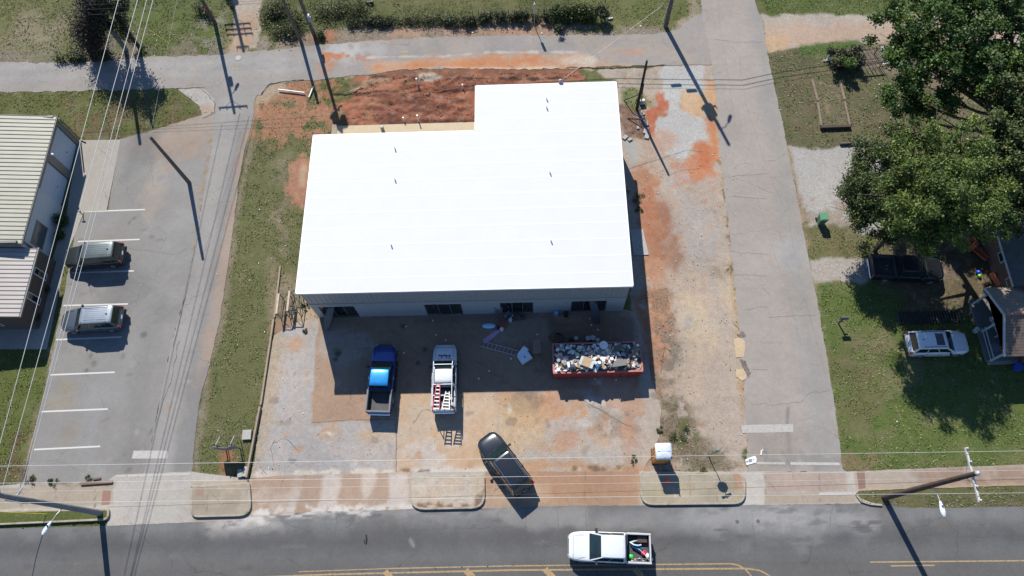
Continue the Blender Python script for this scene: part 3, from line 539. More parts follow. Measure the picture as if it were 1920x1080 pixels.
poly([(1200,884),(1396,884),(1396,948),(1200,948)],(190,176,150),.1,1,.01); poly([(1372,886),(1388,886),(1390,918),(1376,918)],(206,140,116),.06,1,.01); blob(1290,930,5,1,(182,164,128),1,.7,.5,patch=(.35,.8)); line([(1330,930),(1370,905)],.5,(160,148,116),.5,.5,.3,patch=(.35,1.2)); line([(1262,918),(1266,932)],.06,(220,206,176),.06,.8,.04); line([(1272,918),(1274,924)],.05,(220,206,176),.06,.8,.04)
for x in (1240,1292,1342): line([(x,884),(x+2,948)],.02,(150,132,104),.05,.8,.01)
line([(1200,914),(1396,912)],.015,(150,132,104),.04,.5,.01)
island(rr([(1198,886,6),(1384,886),(1397,896,6),(1397,946,22),(1200,948,26)]),(190,176,150),PV_,take())
blob(835,930,5,1.4,(214,200,180),1,.8,.6,.9,patch=(.38,.8)); poly([(770,890),(850,890),(800,950),(770,950)],(206,190,170),1,.7,.5,patch=(.3,.7)); line([(790,950),(840,953),(895,948),(908,925)],.25,(136,96,66),.3,.85,.25,2.,patch=(.42,1.6))
island(rr([(768,894,5),(909,891,5),(910,954,26),(769,957,28)]),(212,186,154),(0,.1,.6),take())
poly([(372,905),(386,905),(384,930),(368,932)],(186,132,112),.08,.9,.02); blob(420,935,3,1.2,(168,152,130),1,.6,.5,patch=(.35,.8)); line([(392,906),(390,965)],.02,(140,126,108),.05,.7,.01)
island(rr([(359,911,3),(470,905,8),(474,968,26),(358,971,16)]),(188,172,146),AS,take())
poly([(-60,955),(205,950),(204,975),(-60,986)],(96,104,54),.3,.6,.3,patch=(.4,1.))
island(rr([(-90,960),(208,953,8),(206,976,12),(-90,989)]),(92,100,54),GR,take(),h=.2,name='grass_verge')
# kerb on the right verge
pg=[P(*q)[:2] for q in ((1606,930),(1614,940),(1630,945),(1652,947))]; mb=MB()
for (x0,y0),(x1,y1) in zip(pg[:-1],pg[1:]):
    d=math.atan2(y1-y0,x1-x0); mb.box((x0+x1)/2,(y0+y1)/2,.07,math.hypot(x1-x0,y1-y0)+.04,.14,.14,d)
o=mb.build('kerb',KC); o['kind']='structure'
# tactile pads left / right
BR=mat('brick_red_pad',c(176,124,104),.85,var=.25,sc=8)
BR2=mat('dusty_red_pad',c(158,120,104),.85,var=.25,sc=8)
road_mark('tactile_pad',[(193,919),(208,919),(206,946),(190,947)],.016,BR,pavement); road_mark('tactile_pad',[(1606,884),(1621,884),(1623,915),(1610,917)],.016,BR2,pavement)
# road paint, worn through to the asphalt
def paintmat(name,rgb,under,th,sc=9):
    m=bpy.data.materials.new(name); m.use_nodes=True;t=m.node_tree;L=t.links.new;B=t.nodes['Principled BSDF'];B.inputs['Roughness'].default_value=.8
    tc=N(t,'TexCoord');n=N(t,'TexNoise');n.inputs['Scale'].default_value=sc;n.inputs['Detail'].default_value=7;n.inputs['Roughness'].default_value=.75;L(tc.outputs['Object'],n.inputs['Vector'])
    mr=N(t,'MapRange');mr.inputs[1].default_value=th;mr.inputs[2].default_value=th+.12;L(n.outputs[0],mr.inputs[0]);mx=N(t,'Mix',data_type='RGBA');L(mr.outputs[0],mx.inputs[0]);mx.inputs[6].default_value=(*rgb,1);mx.inputs[7].default_value=(*under,1);L(mx.outputs[2],B.inputs['Base Color']);return m
PW=paintmat('worn_white_paint',c(232,230,224),c(150,148,144),.6); PF=paintmat('faded_white_paint',c(212,206,198),c(184,176,168),.5); PF2=paintmat('thin_faded_paint',c(206,200,192),c(190,182,174),.46,5)
PY=paintmat('yellow_road_paint',c(206,164,100),c(118,116,114),.5,7); PY2=paintmat('thin_yellow_paint',c(206,170,110),c(132,130,128),.5,8)
def stripe(name,a,b,w,z,m,parent,rnd=0):
    A=np.array(P(*a)[:2]);B=np.array(P(*b)[:2]);d=_u(B-A);n_=np.array([-d[1],d[0]])*w/2; k=max(1,int(np.linalg.norm(B-A)/1.5)); mb=MB()
    for i in range(k):
        p=A+(B-A)*i/k;q=A+(B-A)*(i+1)/k; mb.quad((*(p-n_),z),(*(q-n_),z),(*(q+n_),z),(*(p+n_),z))
    return mb.build(name,m,parent)
for a,b in (((157,397),(272,393)),((146,453),(262,449)),((134,512),(251,508)),((119,573),(240,570)),((105,637),(228,632)),((95,703),(215,698)),((78,772),(202,767)),((64,843),(188,837))): stripe('parking_line',a,b,.13,.013,PW,parking_lot)
stripe('faded_line',(218,893),(236,892),.17,.020,PF,pavement); stripe('faded_line',(240,892),(357,889),.18,.020,PF,pavement)
stripe('stop_line',(1482,869),(1574,870),.2,.017,PF,side_street); stripe('stop_line',(1400,868),(1472,869),.16,.017,PF2,side_street)
road_mark('old_stop_bar',[(1390,797),(1487,795),(1487,810),(1392,812)],.016,PF2,side_street); road_mark('old_stop_bar',[(251,845),(315,845),(314,860),(247,860)],.020,PF,lane)
stripe('faded_line',(1536,926),(1604,925),.2,.020,PF,pavement)
# yellow markings
MZ=.022
def ys(a,b,w=.12,m=PY,z=MZ): stripe('yellow_line',a,b,w,z,m,main_road)
ys((300,1090),(620,1077)); ys((620,1077),(960,1069)); ys((960,1069),(1400,1066)); ys((730,1066),(960,1061),.08,PY2); ys((560,1072),(730,1066),.06,PY2); ys((960,1061),(1370,1057),.09,PY)
for pts,w in (([(1400,1066),(1425,1070),(1440,1078),(1455,1090)],.11),([(1370,1057),(1385,1060),(1398,1068),(1410,1082)],.1)):
    for a,b in zip(pts[:-1],pts[1:]): ys(a,b,w,z=MZ+.002)
for a,b in (((722,1071),(742,1095)),((873,1069),(900,1095)),((1022,1067),(1048,1095)),((1190,1066),(1216,1095))): ys(a,b,.42,z=MZ-.002)
ys((1631,1054),(1960,1051),.09,PY2); ys((1670,1061),(1752,1060),.09,PY2)
# raised pavement studs
DK=mat('dark_rubber',(.02,.02,.022),.8); GS=mat('galvanised_steel',(.42,.43,.45),.45,.6,var=.15)
for i,x in enumerate((633,681,730,770,817,866,914,962,1012,1247,1296,1344)):
    y=1074-(x-633)*.045 if x<1020 else 1061; q=P(x,y); mb=MB(); mb.cyl((0,0,0),(0,0,.02),.07,.055,8); mb.cyl((0,0,.02),(0,0,.026),.035,.03,8); o=mb.build('road_stud',mat('stud_grey',c(96,94,92),.7)); o.location=(q[0],q[1],.018)
    tag(o,['westernmost','second','third','fourth','fifth','sixth','seventh','eighth','ninth'][i]+' of the nine round studs left of the white truck' if i<9 else ['nearest','middle','farthest'][i-9]+' of the three round studs right of the white truck on yellow line','road stud',None,'round studs along the yellow lane marking')
# manhole-like ring covers
for u,v,r_,lb in ((1382,978,.13,'left of two small round iron covers in the road'),(1421,977,.13,'right of two small round iron covers in the road'),(447,109,.3,'round manhole cover in back street beside the lane')):
    q=P(u,v); mb=MB(); mb.cyl((0,0,0),(0,0,.018),r_,r_*.97,16); mb.cyl((0,0,.018),(0,0,.022),r_*.75,r_*.7,16); o=mb.build('manhole_cover',mat('cover_pale' if r_>.2 else 'cover_iron',c(190,178,160) if r_>.2 else c(110,108,106),.7)); o.location=(q[0],q[1],.014); tag(o,lb,'manhole cover')
# cracks and sealed joints
CK=mat('crack_dark',c(112,102,94),.95,var=.3,sc=4); CK2=mat('crack_soft',c(138,130,122),.95,var=.3,sc=4)
def crack(pts,w,z,parent,m=CK2,jit=.12):
    g=[np.array(q) for q in G(pts)]; mb=MB(); prev=None; Q=[]
    for a,b in zip(g[:-1],g[1:]):
        k=max(2,int(np.linalg.norm(b-a)/.35))
        for i in range(k): Q.append(a+(b-a)*i/k+np.array([random.gauss(0,jit/3),random.gauss(0,jit/3)]))
    Q.append(g[-1])
    for a,b in zip(Q[:-1],Q[1:]):
        d=_u(b-a);n_=np.array([-d[1],d[0]])*w*random.uniform(.35,1)/2; mb.quad((*(a-n_),z),(*(b-n_),z),(*(b+n_),z),(*(a+n_),z))
    return mb.build('crack',m,parent)
for pts in ([(1340,75),(1380,80),(1430,78)],[(1352,333),(1400,328),(1440,326)],[(1364,368),(1400,370),(1436,373)],[(1370,472),(1440,478)],[(1376,514),(1440,518)],[(1395,582),(1420,576),(1440,576)],[(1440,595),(1490,592),(1530,592)],[(1395,692),(1440,694)],[(1440,760),(1500,755),(1520,735),(1556,732)],[(1410,758),(1438,756)],[(1395,625),(1372,600)]): crack(pts,.035,.017,side_street)
for pts in ([(1385,110),(1400,200),(1440,320),(1475,400),(1500,520),(1520,600),(1545,690)],[(1410,340),(1450,470),(1480,560),(1500,640)],[(1346,0),(1352,60),(1368,160),(1380,250)]): crack(pts,.02,.017,side_street,jit=.05)
for pts in ([(380,170),(392,180),(403,195),(403,212),(380,222)],[(330,166),(360,165),(384,164)]): crack(pts,.09,.02,lane,CK)
for pts in ([(335,640),(325,700),(305,760),(290,810)],[(352,540),(338,600),(325,650)]): crack(pts,.05,.02,lane,CK)
for pts in ([(240,466),(290,472),(330,476),(350,466)],): crack(pts,.04,.012,parking_lot)
for pts in ([(480,1000),(500,1060)],[(812,985),(814,1050)],[(632,970),(628,1010)],[(1098,955),(1099,990)],[(1045,955),(1047,1000)],[(985,955),(990,1080)],[(1410,960),(1420,1080)],[(1560,950),(1545,1080)],[(760,995),(860,990),(960,988)],[(1570,985),(1620,990),(1680,986)],[(1280,1050),(1440,1055),(1630,1056)],[(1730,955),(1735,1080)],[(1790,1006),(1960,1006)]): crack(pts,.03,.019,main_road,mat('crack_road',c(100,100,100),.95,var=.3,sc=4))
for pts in ([(512,830),(528,824),(540,826),(560,845)],[(512,870),(508,840),(515,825)],[(586,792),(660,788),(742,786)],[(744,790),(743,885)],[(775,795),(790,770),(830,768)],[(1085,745),(1120,765),(1160,790),(1185,800)],[(1100,760),(1140,775)],[(1238,700),(1246,650),(1258,660)],[(480,860),(500,890)],[(1240,745),(1250,770)]): crack(pts,.045,.010,yard,CK)
crack([(1062,126),(1120,128),(1180,127),(1250,122)],.12,.012,back_street,mat('ditch_dark',c(44,40,36),.95)); crack([(490,178),(505,158),(540,152),(570,150)],.12,.012,back_street,MATS['ditch_dark'])
crack([(1000,70),(1002,90)],.03,.012,back_street)
# plain concrete pads
PC=mat('pale_concrete',c(196,192,184),.85,var=.15,sc=2,tint=c(150,140,124),tth=.6)
o=whole(MB().prism(G([(1181,430),(1205,430),(1216,478),(1188,479)]),0,.05),'concrete_pad',PC,'flat pale concrete pad half in the shade beside the east wall','concrete pad')
# edging timber along the strip (landscape kerb)
WE=mat('weathered_wood',c(182,158,130),.85,var=.22,sc=3); WG2=mat('dull_wood',c(150,128,104),.85,var=.3,sc=4); WG=mat('grey_wood',c(120,104,88),.85,var=.25,sc=3); WD=mat('dark_wood',c(84,68,54),.85,var=.25,sc=3)
def timber(a,b,w,h,m,label,name='edging_timber',cat='timber',group=None,z0=0):
    A=np.array(P(*a));B=np.array(P(*b)); d=B-A; mb=MB(); L_=np.linalg.norm(d); mb.box(0,0,h/2,L_,w,h,0,bev=.01); o=mb.build(name,m); o.location=((A[0]+B[0])/2,(A[1]+B[1])/2,z0); o.rotation_euler=(0,0,math.atan2(d[1],d[0])); return tag(o,label,cat,group)
timber((526,500),(515,596),.14,.12,WE,'upper length of the pale timber edging beside the grass strip')
timber((514,600),(490,760),.15,.2,WE,'middle length of the pale timber edging beside the grass strip')
timber((489,764),(464,896),.15,.3,WE,'lower length of pale timber edging ending by the notice board')
timber((1522,150),(1533,190),.2,.12,WG2,'upper left timber of the old garden bed','garden_timber'); timber((1533,192),(1539,236),.2,.12,WG2,'lower left timber of the old garden bed','garden_timber')
timber((1574,152),(1583,188),.22,.12,WG2,'upper right timber of the old garden bed','garden_timber'); timber((1583,190),(1593,236),.18,.12,WG2,'lower right timber of the old garden bed','garden_timber')
timber((1537,241),(1594,239),.25,.3,WD,'dark timber closing the bottom of the old garden bed','garden_timber')
timber((1574,271),(1628,268),.16,.25,WG,'grey timber at the top edge of the gravel parking pad','garden_timber')
timber((153,908),(212,904),.18,.14,mat('brown_plank',c(150,104,76),.85,var=.25),'brown plank lying at the edge of the parking lot','plank','plank'); timber((175,899),(190,897),.14,.1,mat('brown_plank2',c(128,98,80),.85),'short brown plank beside the longer plank','plank','plank')
timber((645,176),(678,163),.12,.05,WE,'pale plank lying in the red clay nearer the grass','plank','plank'); timber((664,172),(680,162),.1,.05,WE,'shorter pale plank lying in the red clay','plank','plank')
# small concrete blocks
o=whole(MB().box(*P(464,816)[:2],.1,.7,.75,.2,.03,bev=.02),'paving_block',PC,'square concrete block beside timber edging above the notice board','concrete block')
o=whole(MB().box(*P(451,888)[:2],.1,.35,.6,.2,.1,bev=.02),'paving_block',PC,'small concrete block in the notice board shadow, left one','concrete block')
o=whole(MB().box(*P(462,885)[:2],.12,.4,.75,.24,-.1,bev=.02),'paving_block',PC,'small concrete block against the timber edging, right one','concrete block')
# ================= BUILDINGS =================
WR=mat('white_roof_membrane',(.465,.468,.468),.75,var=.025,sc=.6); WT=mat('white_trim',(.62,.64,.66),.5,var=.05)
PAN=mat('ribbed_grey_panel',(.27,.285,.295),.5,.2,var=.06,sc=1); PAN2=mat('smooth_grey_panel',(.26,.28,.30),.55,.1,var=.06,sc=1)
BLK=mat('black_trim',(.012,.012,.014),.5); GLS=mat('dark_glass',(.012,.016,.02),.06,spec=.8,var=0); INT=mat('dark_interior',(.02,.02,.022),.9); ALU=mat('aluminium',(.5,.52,.54),.4,.7)
X0,X1,Y0,Y1,XN,YN=-17.3,7.55,20.8,39.0,-4.0,34.5; HR=5.85
bl=thing('commercial_building','large white roofed metal building with grey front wall standing in the middle of the yard','building',((X0+X1)/2,Y0,0))
OFF=((X0+X1)/2,Y0,0)
def bp(mb,name,m,par=bl,off=OFF): return mb.build(name,m,par,off=off)
o_=.12
rp=[(X0-o_,Y0-.25),(X1+o_,Y0-.25),(X1+o_,Y1+.1),(XN-o_,Y1+.1),(XN-o_,YN+.1),(X0-o_,YN+.1)]
roof=bp(MB().prism(rp,HR-.22,HR),'roof',WR)
mb=MB()
for i in range(13):   # membrane laps running along the roof
    y=Y0+.9+i*1.4; xa=X0 if y<YN else XN
    mb.box((xa+X1)/2,y,HR+.002,X1-xa-.1,.12,.004)
mb.cur=0; bp(mb,'membrane_seams',mat('seam_white',(.51,.51,.51),.6,var=.04))
mb=MB()
for (a,b) in ((rp[0],rp[1]),(rp[1],rp[2]),(rp[2],rp[3]),(rp[3],rp[4]),(rp[4],rp[5]),(rp[5],rp[0])):
    cx,cy=(a[0]+b[0])/2,(a[1]+b[1])/2; L_=math.hypot(b[0]-a[0],b[1]-a[1]); mb.box(cx,cy,HR-.105,L_+.05,.07,.22,math.atan2(b[1]-a[1],b[0]-a[0]))
bp(mb,'roof_edge',WT)
# vents
for u,v in ((740,277),(740,335),(733,458),(1025,184),(1025,200),(1031,322),(1033,450)):
    q=P(u,v,HR+.15); mb=MB(); mb.cyl((q[0],q[1],HR),(q[0],q[1],HR+.32),.05,.05,8); mb.cyl((q[0],q[1],HR),(q[0],q[1],HR+.03),.14,.07,8); bp(mb,'vent_pipe',WT)
# dark gutter line under the roof edge
bp(MB().box((X0+X1)/2,Y0-.16,HR-.3,X1-X0+.2,.16,.14),'gutter',BLK)
# openings
OP=[(-16.75,-13.9),(-8.35,-5.4),(-2.35,.3),(3.3,6.1)]; OH=2.35; SP_=2.95
w1=MB(); t=.18
xs_=[X0]+[q for o in OP for q in o]+[X1]
for i in range(0,len(xs_),2): w1.box((xs_[i]+xs_[i+1])/2,Y0+t/2,OH/2,xs_[i+1]-xs_[i],t,OH)
w1.box((X0+X1)/2,Y0+t/2,(OH+SP_)/2,X1-X0,t,SP_-OH)
bp(w1,'lower_wall',PAN2)
w2=MB(); w2.box((X0+X1)/2,Y0+t/2,(SP_+HR-.24)/2,X1-X0,t,HR-.24-SP_)
n=62
for i in range(n+1):
    x=X0+.02+(X1-X0-.04)*i/n; w2.box(x,Y0-.011,(SP_+HR-.4)/2,.035,.022,HR-.44-SP_)
w2.box((X0+X1)/2,Y0-.02,SP_+.03,X1-X0,.05,.06)
bp(w2,'upper_wall',PAN)
w3=MB(); hh=HR-.24
w3.box(X0+t/2,(Y0+t+YN)/2,hh/2,t,YN-Y0-t,hh); w3.box(X1-t/2,(Y0+t+Y1)/2,hh/2,t,Y1-Y0-t,hh); w3.box((XN+X1)/2,Y1-t/2,hh/2,X1-XN-2*t,t,hh); w3.box(XN+t/2,(YN+Y1)/2,hh/2,t,Y1-YN,hh); w3.box((X0+XN)/2,YN-t/2,hh/2,XN-X0-2*t,t,hh)
for i in range(60):
    y=Y0+.3+i*.3
    w3.box(X1+.015,y,hh/2,.03,.05,hh-.02)
    if y<YN: w3.box(X0-.015,y,hh/2,.03,.05,hh-.02)
bp(w3,'side_wall',PAN)
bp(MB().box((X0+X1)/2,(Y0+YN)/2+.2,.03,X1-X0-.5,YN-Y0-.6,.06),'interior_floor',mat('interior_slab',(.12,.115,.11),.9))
for k,(a,b) in enumerate(OP):
    f=MB(); y=Y0+.1; th=.06
    divs=[a,a+(b-a)*.36,a+(b-a)*.68,b]
    for x in divs: f.box(min(max(x,a+th/2),b-th/2),y,OH/2,th,.1,OH)
    f.box((a+b)/2,y,OH-th/2,b-a-2*th,.09,th); f.box((a+b)/2,y,.03,b-a-2*th,.09,.06)
    fr=bp(f,'window_frame',mat('dark_window_frame',(.14,.17,.21),.4,.5))
    for j in range(3):
        if (k,j) in ((2,1),(3,1),(0,1)): continue     # doorways left open while the fit-out goes on
        g=MB(); g.box((divs[j]+divs[j+1])/2,y+.01,OH/2,divs[j+1]-divs[j]-th-.02,.02,OH-.16); g.build('pane',GLS,fr,off=OFF)
SLAB=mat('new_slab_concrete',c(226,200,158),.85,var=.1,sc=1.2,tint=c(204,178,142),tth=.6,bump=.15)
bp(MB().prism([(-17.75,YN+.1),(XN-.05,YN+.1),(XN-.05,39.55),(-17.75,39.55)],-.1,.16),'foundation_slab',SLAB)
bp(MB().prism([(-17.78,37.2),(-17.3,37.2),(-17.3,39.7),(-17.78,39.7)],-.1,.2),'slab_form_board',WE)

# stack/pipe stub on the slab and in the clay
PV=mat('white_pvc',(.62,.62,.60),.4,var=.08)
def stub(u,v,h,r,label,m=PV):
    q=P(u,v); mb=MB(); mb.cyl((0,0,-.1),(0,0,h),r,r,10); mb.cyl((0,0,h),(0,0,h+.03),r*1.25,r*1.25,10); o=mb.build('pipe_stub',m); o.location=q; tag(o,label,'pipe',None,'pipe stubs standing in the red clay')
stub(783,158,.8,.06,'white pipe stub in the clay nearest the back street, left one'); stub(868,165,.5,.05,'short grey pipe stub in the clay beside the white roof notch'); stub(758,228,.6,.055,'left of two pipe stubs beside the tan slab'); stub(785,228,.95,.055,'right and taller of two pipe stubs beside the tan slab')
q=P(718,246); mb=MB(); mb.cyl((0,0,0),(0,0,.45),.16,.16,12); mb.cyl((0,0,.45),(0,0,.5),.18,.14,12); o=mb.build('pipe_stub',mat('pale_can',c(190,190,170),.6)); o.location=(q[0],39.0,.16); tag(o,'thick pale capped pipe standing on the tan foundation slab','pipe')
# PVC lengths lying in the grass
def lay(u0,v0,u1,v1,r,label,m=PV,name='drain_pipe',cat='pipe',z=None,group=None):
    A=Vector(P(u0,v0));B=Vector(P(u1,v1)); z=r if z is None else z; A.z=B.z=z; L_=(B-A).length; mb=MB(); mb.cyl((-L_/2,0,0),(L_/2,0,0),r,r,8); o=mb.build(name,m); o.location=(A+B)/2; o.rotation_euler=(0,0,math.atan2(B.y-A.y,B.x-A.x)); return tag(o,label,cat,group)
lay(523,170,572,176,.07,'longer white drain pipe lying in the grass by the lane corner',z=.16); lay(580,184,588,164,.07,'shorter white drain pipe lying slanted beside the longer one',z=.12)

# ---- left building: two metal roofs
RF1=mat('beige_metal_roof',c(196,194,176),.6,.05,var=.08,sc=.7); RF2=mat('pale_pink_metal_roof',c(210,200,190),.6,.05,var=.07,sc=.7); TRIM=mat('taupe_metal_trim',(.16,.155,.14),.5,.2); WW=mat('pale_siding',(.42,.44,.44),.6,var=.08); BRK=mat('brown_brick',(.075,.05,.04),.9,var=.4,sc=9)
WX=-41.35; EV=3.75
lb=thing('garage_building','beige ribbed metal building with two garage doors and a lower brick wing at left edge','building',(WX,30,0)); LO=(WX,30,0)
def lp(mb,name,m,par=lb): return mb.build(name,m,par,off=LO)
def ribroof(x0,x1,y0,y1,ze,slope,n,name,m,rm):
    mb=MB(); z0=ze+(x1-x0)*slope
    mb._add([(x1,y0,ze-.1),(x1,y1,ze-.1),(x0,y1,z0-.1),(x0,y0,z0-.1),(x1,y0,ze),(x1,y1,ze),(x0,y1,z0),(x0,y0,z0)],[[0,1,5,4],[1,2,6,5],[2,3,7,6],[3,0,4,7],[4,5,6,7],[3,2,1,0]])
    r=lp(mb,name,m); mb=MB()
    for i in range(n+1):
        y=y0+(y1-y0)*i/n; y=min(max(y,y0+.03),y1-.03); s=.018
        mb._add([(x1,y-s,ze+.002),(x1,y+s,ze+.002),(x0,y+s,z0+.002),(x0,y-s,z0+.002),(x1,y-s,ze+.045),(x1,y+s,ze+.045),(x0,y+s,z0+.045),(x0,y-s,z0+.045)],[[0,1,5,4],[1,2,6,5],[2,3,7,6],[3,0,4,7],[4,5,6,7]])
    mb.build('roof_ribs',rm,r,off=LO); return r
ribroof(-56,WX+.22,26.35,38.85,EV,.09,31,'upper_roof',RF1,mat('rib_dark',(.17,.17,.145),.6))
ribroof(-55,-40.3,20.3,26.3,2.95,.08,16,'lower_roof',RF2,mat('rib_brown',(.22,.19,.175),.6))
lp(MB().box(WX+.2,32.6,EV-.12,.16,12.55,.16),'gutter',TRIM); lp(MB().box(-40.24,23.35,2.84,.12,6.1,.14),'gutter',TRIM)
W=MB(); gd=[(31.9,34.7),(35.5,38.35)]; gh=3.05
W.box(WX-.1,(26.4+31.9)/2,(EV-.15)/2,.2,31.9-26.4,EV-.15); lp(W,'siding_wall',mat('lap_siding',(.42,.44,.44),.6,var=.06,wave=('Y',2.2,.35,.12)))
W=MB(); W.box(WX-.1,(34.7+35.5)/2,(EV-.15)/2,.2,.8,EV-.15); W.box(WX-.1,38.6,(EV-.15)/2,.2,.5,EV-.15); W.box(WX-.1,(31.9+38.35)/2+.0,(gh+EV-.15)/2,.196,38.35-31.9,EV-.15-gh)
W.box(-48.5,38.75,(EV)/2,14.2,.2,EV+.2); W.box(-48.4,26.45,EV/2+.1,14,.2,EV+.3); lp(W,'wall',TRIM)
for a,b in gd:
    g=MB(); g.box(WX-.15,(a+b)/2,gh/2,.06,b-a-.1,gh)
    for k in range(1,5): g.box(WX-.117,(a+b)/2,gh*k/5,.008,b-a-.12,.025)
    d=lp(g,'garage_door',mat('garage_door_grey',(.36,.40,.45),.5,var=.05)); k=MB(); k.box(WX-.1,(a+b)/2,1.0,.05,.12,.05); k.build('handle',BLK,d,off=LO)
W=MB(); W.box(WX-.02,28.15,1.75,.1,2.15,1.55); f=lp(W,'window',TRIM); W=MB(); W.box(WX+.035,28.15,1.75,.012,1.95,1.35); W.build('pane',mat('shade_glass',(.06,.075,.085),.15,spec=.8,var=0),f,off=LO)
W=MB(); W.box(-40.7,23.4,1.42,.25,6.1,2.84); W.box(-47.8,20.45,1.42,14,.2,2.84); lp(W,'brick_wall',BRK)
for y in (24.65,22.45):
    W=MB(); W.box(-40.56,y,1.5,.06,.62,1.6); f=lp(W,'window',mat('white_frame',(.4,.42,.44),.5)); W=MB(); W.box(-40.525,y,1.5,.012,.46,1.44); W.build('pane',GLS,f,off=LO)
for x in (-43.5,-46.2):
    W=MB(); W.box(x,20.33,1.6,1.4,.06,1.3); f=lp(W,'window',mat('white_frame',(.4,.42,.44),.5)); W=MB(); W.box(x,20.295,1.6,1.2,.012,1.1); W.build('pane',GLS,f,off=LO)
W=MB(); W.cyl((WX,35.1,3.3),(WX+.35,35.15,3.35),.03); W.ball((WX+.42,35.15,3.32),.16,.12,.09); lp(W,'wall_lamp',WT)
W=MB(); W.box(WX+.12,38.9,1.7,.1,.1,3.2); W.tube([(WX+.12,38.9,.12),(WX+.7,38.6,.1)],.05); lp(W,'downpipe',TRIM)
W=MB(); W.box(WX+.06,26.75,1.6,.1,.12,3.3); lp(W,'downpipe',TRIM)

# ---- right house
SHG=mat('brown_shingle',(.13,.095,.075),.9,var=.22,sc=5,wave=('Y',1.6,.45,.25)); SH2=mat('sunlit_tan_shingle',(.20,.165,.135),.9,var=.25,sc=3,wave=('Y',1.6,.25,.25)); SHD=mat('grey_shingle',(.085,.09,.085),.9,var=.3,sc=2); BR3=mat('red_brown_brick',(.10,.055,.04),.9,var=.45,sc=8); BW=mat('bluish_white_trim',(.36,.39,.41),.5)
hs=thing('brick_house','single storey brick house with shingle roof and gabled porch at the right edge','house',(38,20,0)); HO=(38,20,0)
def hp(mb,name,m,par=hs): return mb.build(name,m,par,off=HO)
mb=MB(); mb.box(37.75+8,24.6,1.5,16,8.6,3.0); hp(mb,'brick_wall',BR3)
ex,ey0,ey1,ez=37.1,20.95,29.5,3.02; sl_=.28
mb=MB(); zz=ez+9*sl_
mb._add([(ex,ey0,ez-.12),(ex,ey1,ez-.12),(ex+9,ey1,zz-.12),(ex+9,ey0,zz-.12),(ex,ey0,ez),(ex,ey1,ez),(ex+9,ey1,zz),(ex+9,ey0,zz)],[[3,2,1,0],[4,7,6,5],[0,1,5,4],[1,2,6,5],[2,3,7,6],[3,0,4,7]])
for f in mb.f[:]: f.reverse()
hp(mb,'main_roof',SHD)
hp(MB().box(ex-.03,(ey0+ey1)/2,ez-.05,.05,ey1-ey0,.16),'fascia',BW)
for y in (24.0,21.75):
    w_=MB(); w_.box(37.72,y,2.05,.08,.9,1.1); f=hp(w_,'window',mat('teal_frame',(.25,.38,.40),.5)); w_=MB(); w_.box(37.67,y,2.05,.012,.7,.9); w_.build('pane',GLS,f,off=HO)
# porch roof: ridge along x, gable end to the left
gx,ya,yb,ym,ze,zr=35.1,15.5,21.0,18.35,2.75,4.05
mb=MB(); mb._add([(gx,ya,ze),(gx+14,ya,ze),(gx+14,ym,zr),(gx,ym,zr),(gx,ya,ze-.1),(gx+14,ya,ze-.1),(gx+14,ym,zr-.1),(gx,ym,zr-.1)],[[0,1,2,3],[7,6,5,4],[0,3,7,4],[4,5,1,0]]); hp(mb,'porch_roof',SHG)
mb=MB(); mb._add([(gx,yb,ze),(gx,ym,zr),(gx+14,ym,zr),(gx+14,yb,ze),(gx,yb,ze-.1),(gx,ym,zr-.1),(gx+14,ym,zr-.1),(gx+14,yb,ze-.1)],[[0,1,2,3],[7,6,5,4],[1,0,4,5],[0,3,7,4]]); hp(mb,'porch_roof',SH2)  # sun-facing slope: sunlight put into a paler shingle colour
mb=MB(); mb.cyl((gx+.05,ym,zr+.0),(gx+14,ym,zr+.0),.11,.11,8); hp(mb,'ridge_cap',mat('ridge_clay',(.24,.12,.08),.8,var=.3))
mb=MB(); mb._add([(gx+.02,ya+.3,ze-.1),(gx+.02,yb-.3,ze-.1),(gx+.02,ym,zr-.12)],[[0,2,1],[0,1,2]]); mb.box(0,0,0,.01,.01,.01) if 0 else None
for (y0,z0,y1,z1) in ((ya,ze,ym,zr),(ym,zr,yb,ze)):
    mb._add([(gx-.05,y0,z0-.16),(gx-.05,y1,z1-.16),(gx-.05,y1,z1+.03),(gx-.05,y0,z0+.03),(gx+.03,y0,z0-.16),(gx+.03,y1,z1-.16),(gx+.03,y1,z1+.03),(gx+.03,y0,z0+.03)],[[0,3,2,1],[4,5,6,7],[3,7,6,2],[0,1,5,4],[0,4,7,3],[1,2,6,5]])
hp(mb,'gable_board',BW)
hp(MB().box(37.9+6,18.4,1.35,12,5.2,2.7),'brick_wall',BR3)
hp(MB().box(36.6,18.5,.11,2.6,5.2,.22),'porch_floor',mat('porch_concrete',(.10,.11,.11),.8,var=.2))
for y in (15.9,18.3,20.7): hp(MB().box(35.55,y,1.5,.12,.12,2.5),'porch_post',BW)
hp(MB().box(35.45,17.2,.95,.06,2.5,.06).box(35.45,17.2,.55,.05,2.5,.05),'porch_rail',BW)
hp(MB().prism(G([(1852,684),(1905,682),(1905,672),(1850,674)]),0,.12),'porch_step',mat('step_grey',(.2,.2,.19),.8))
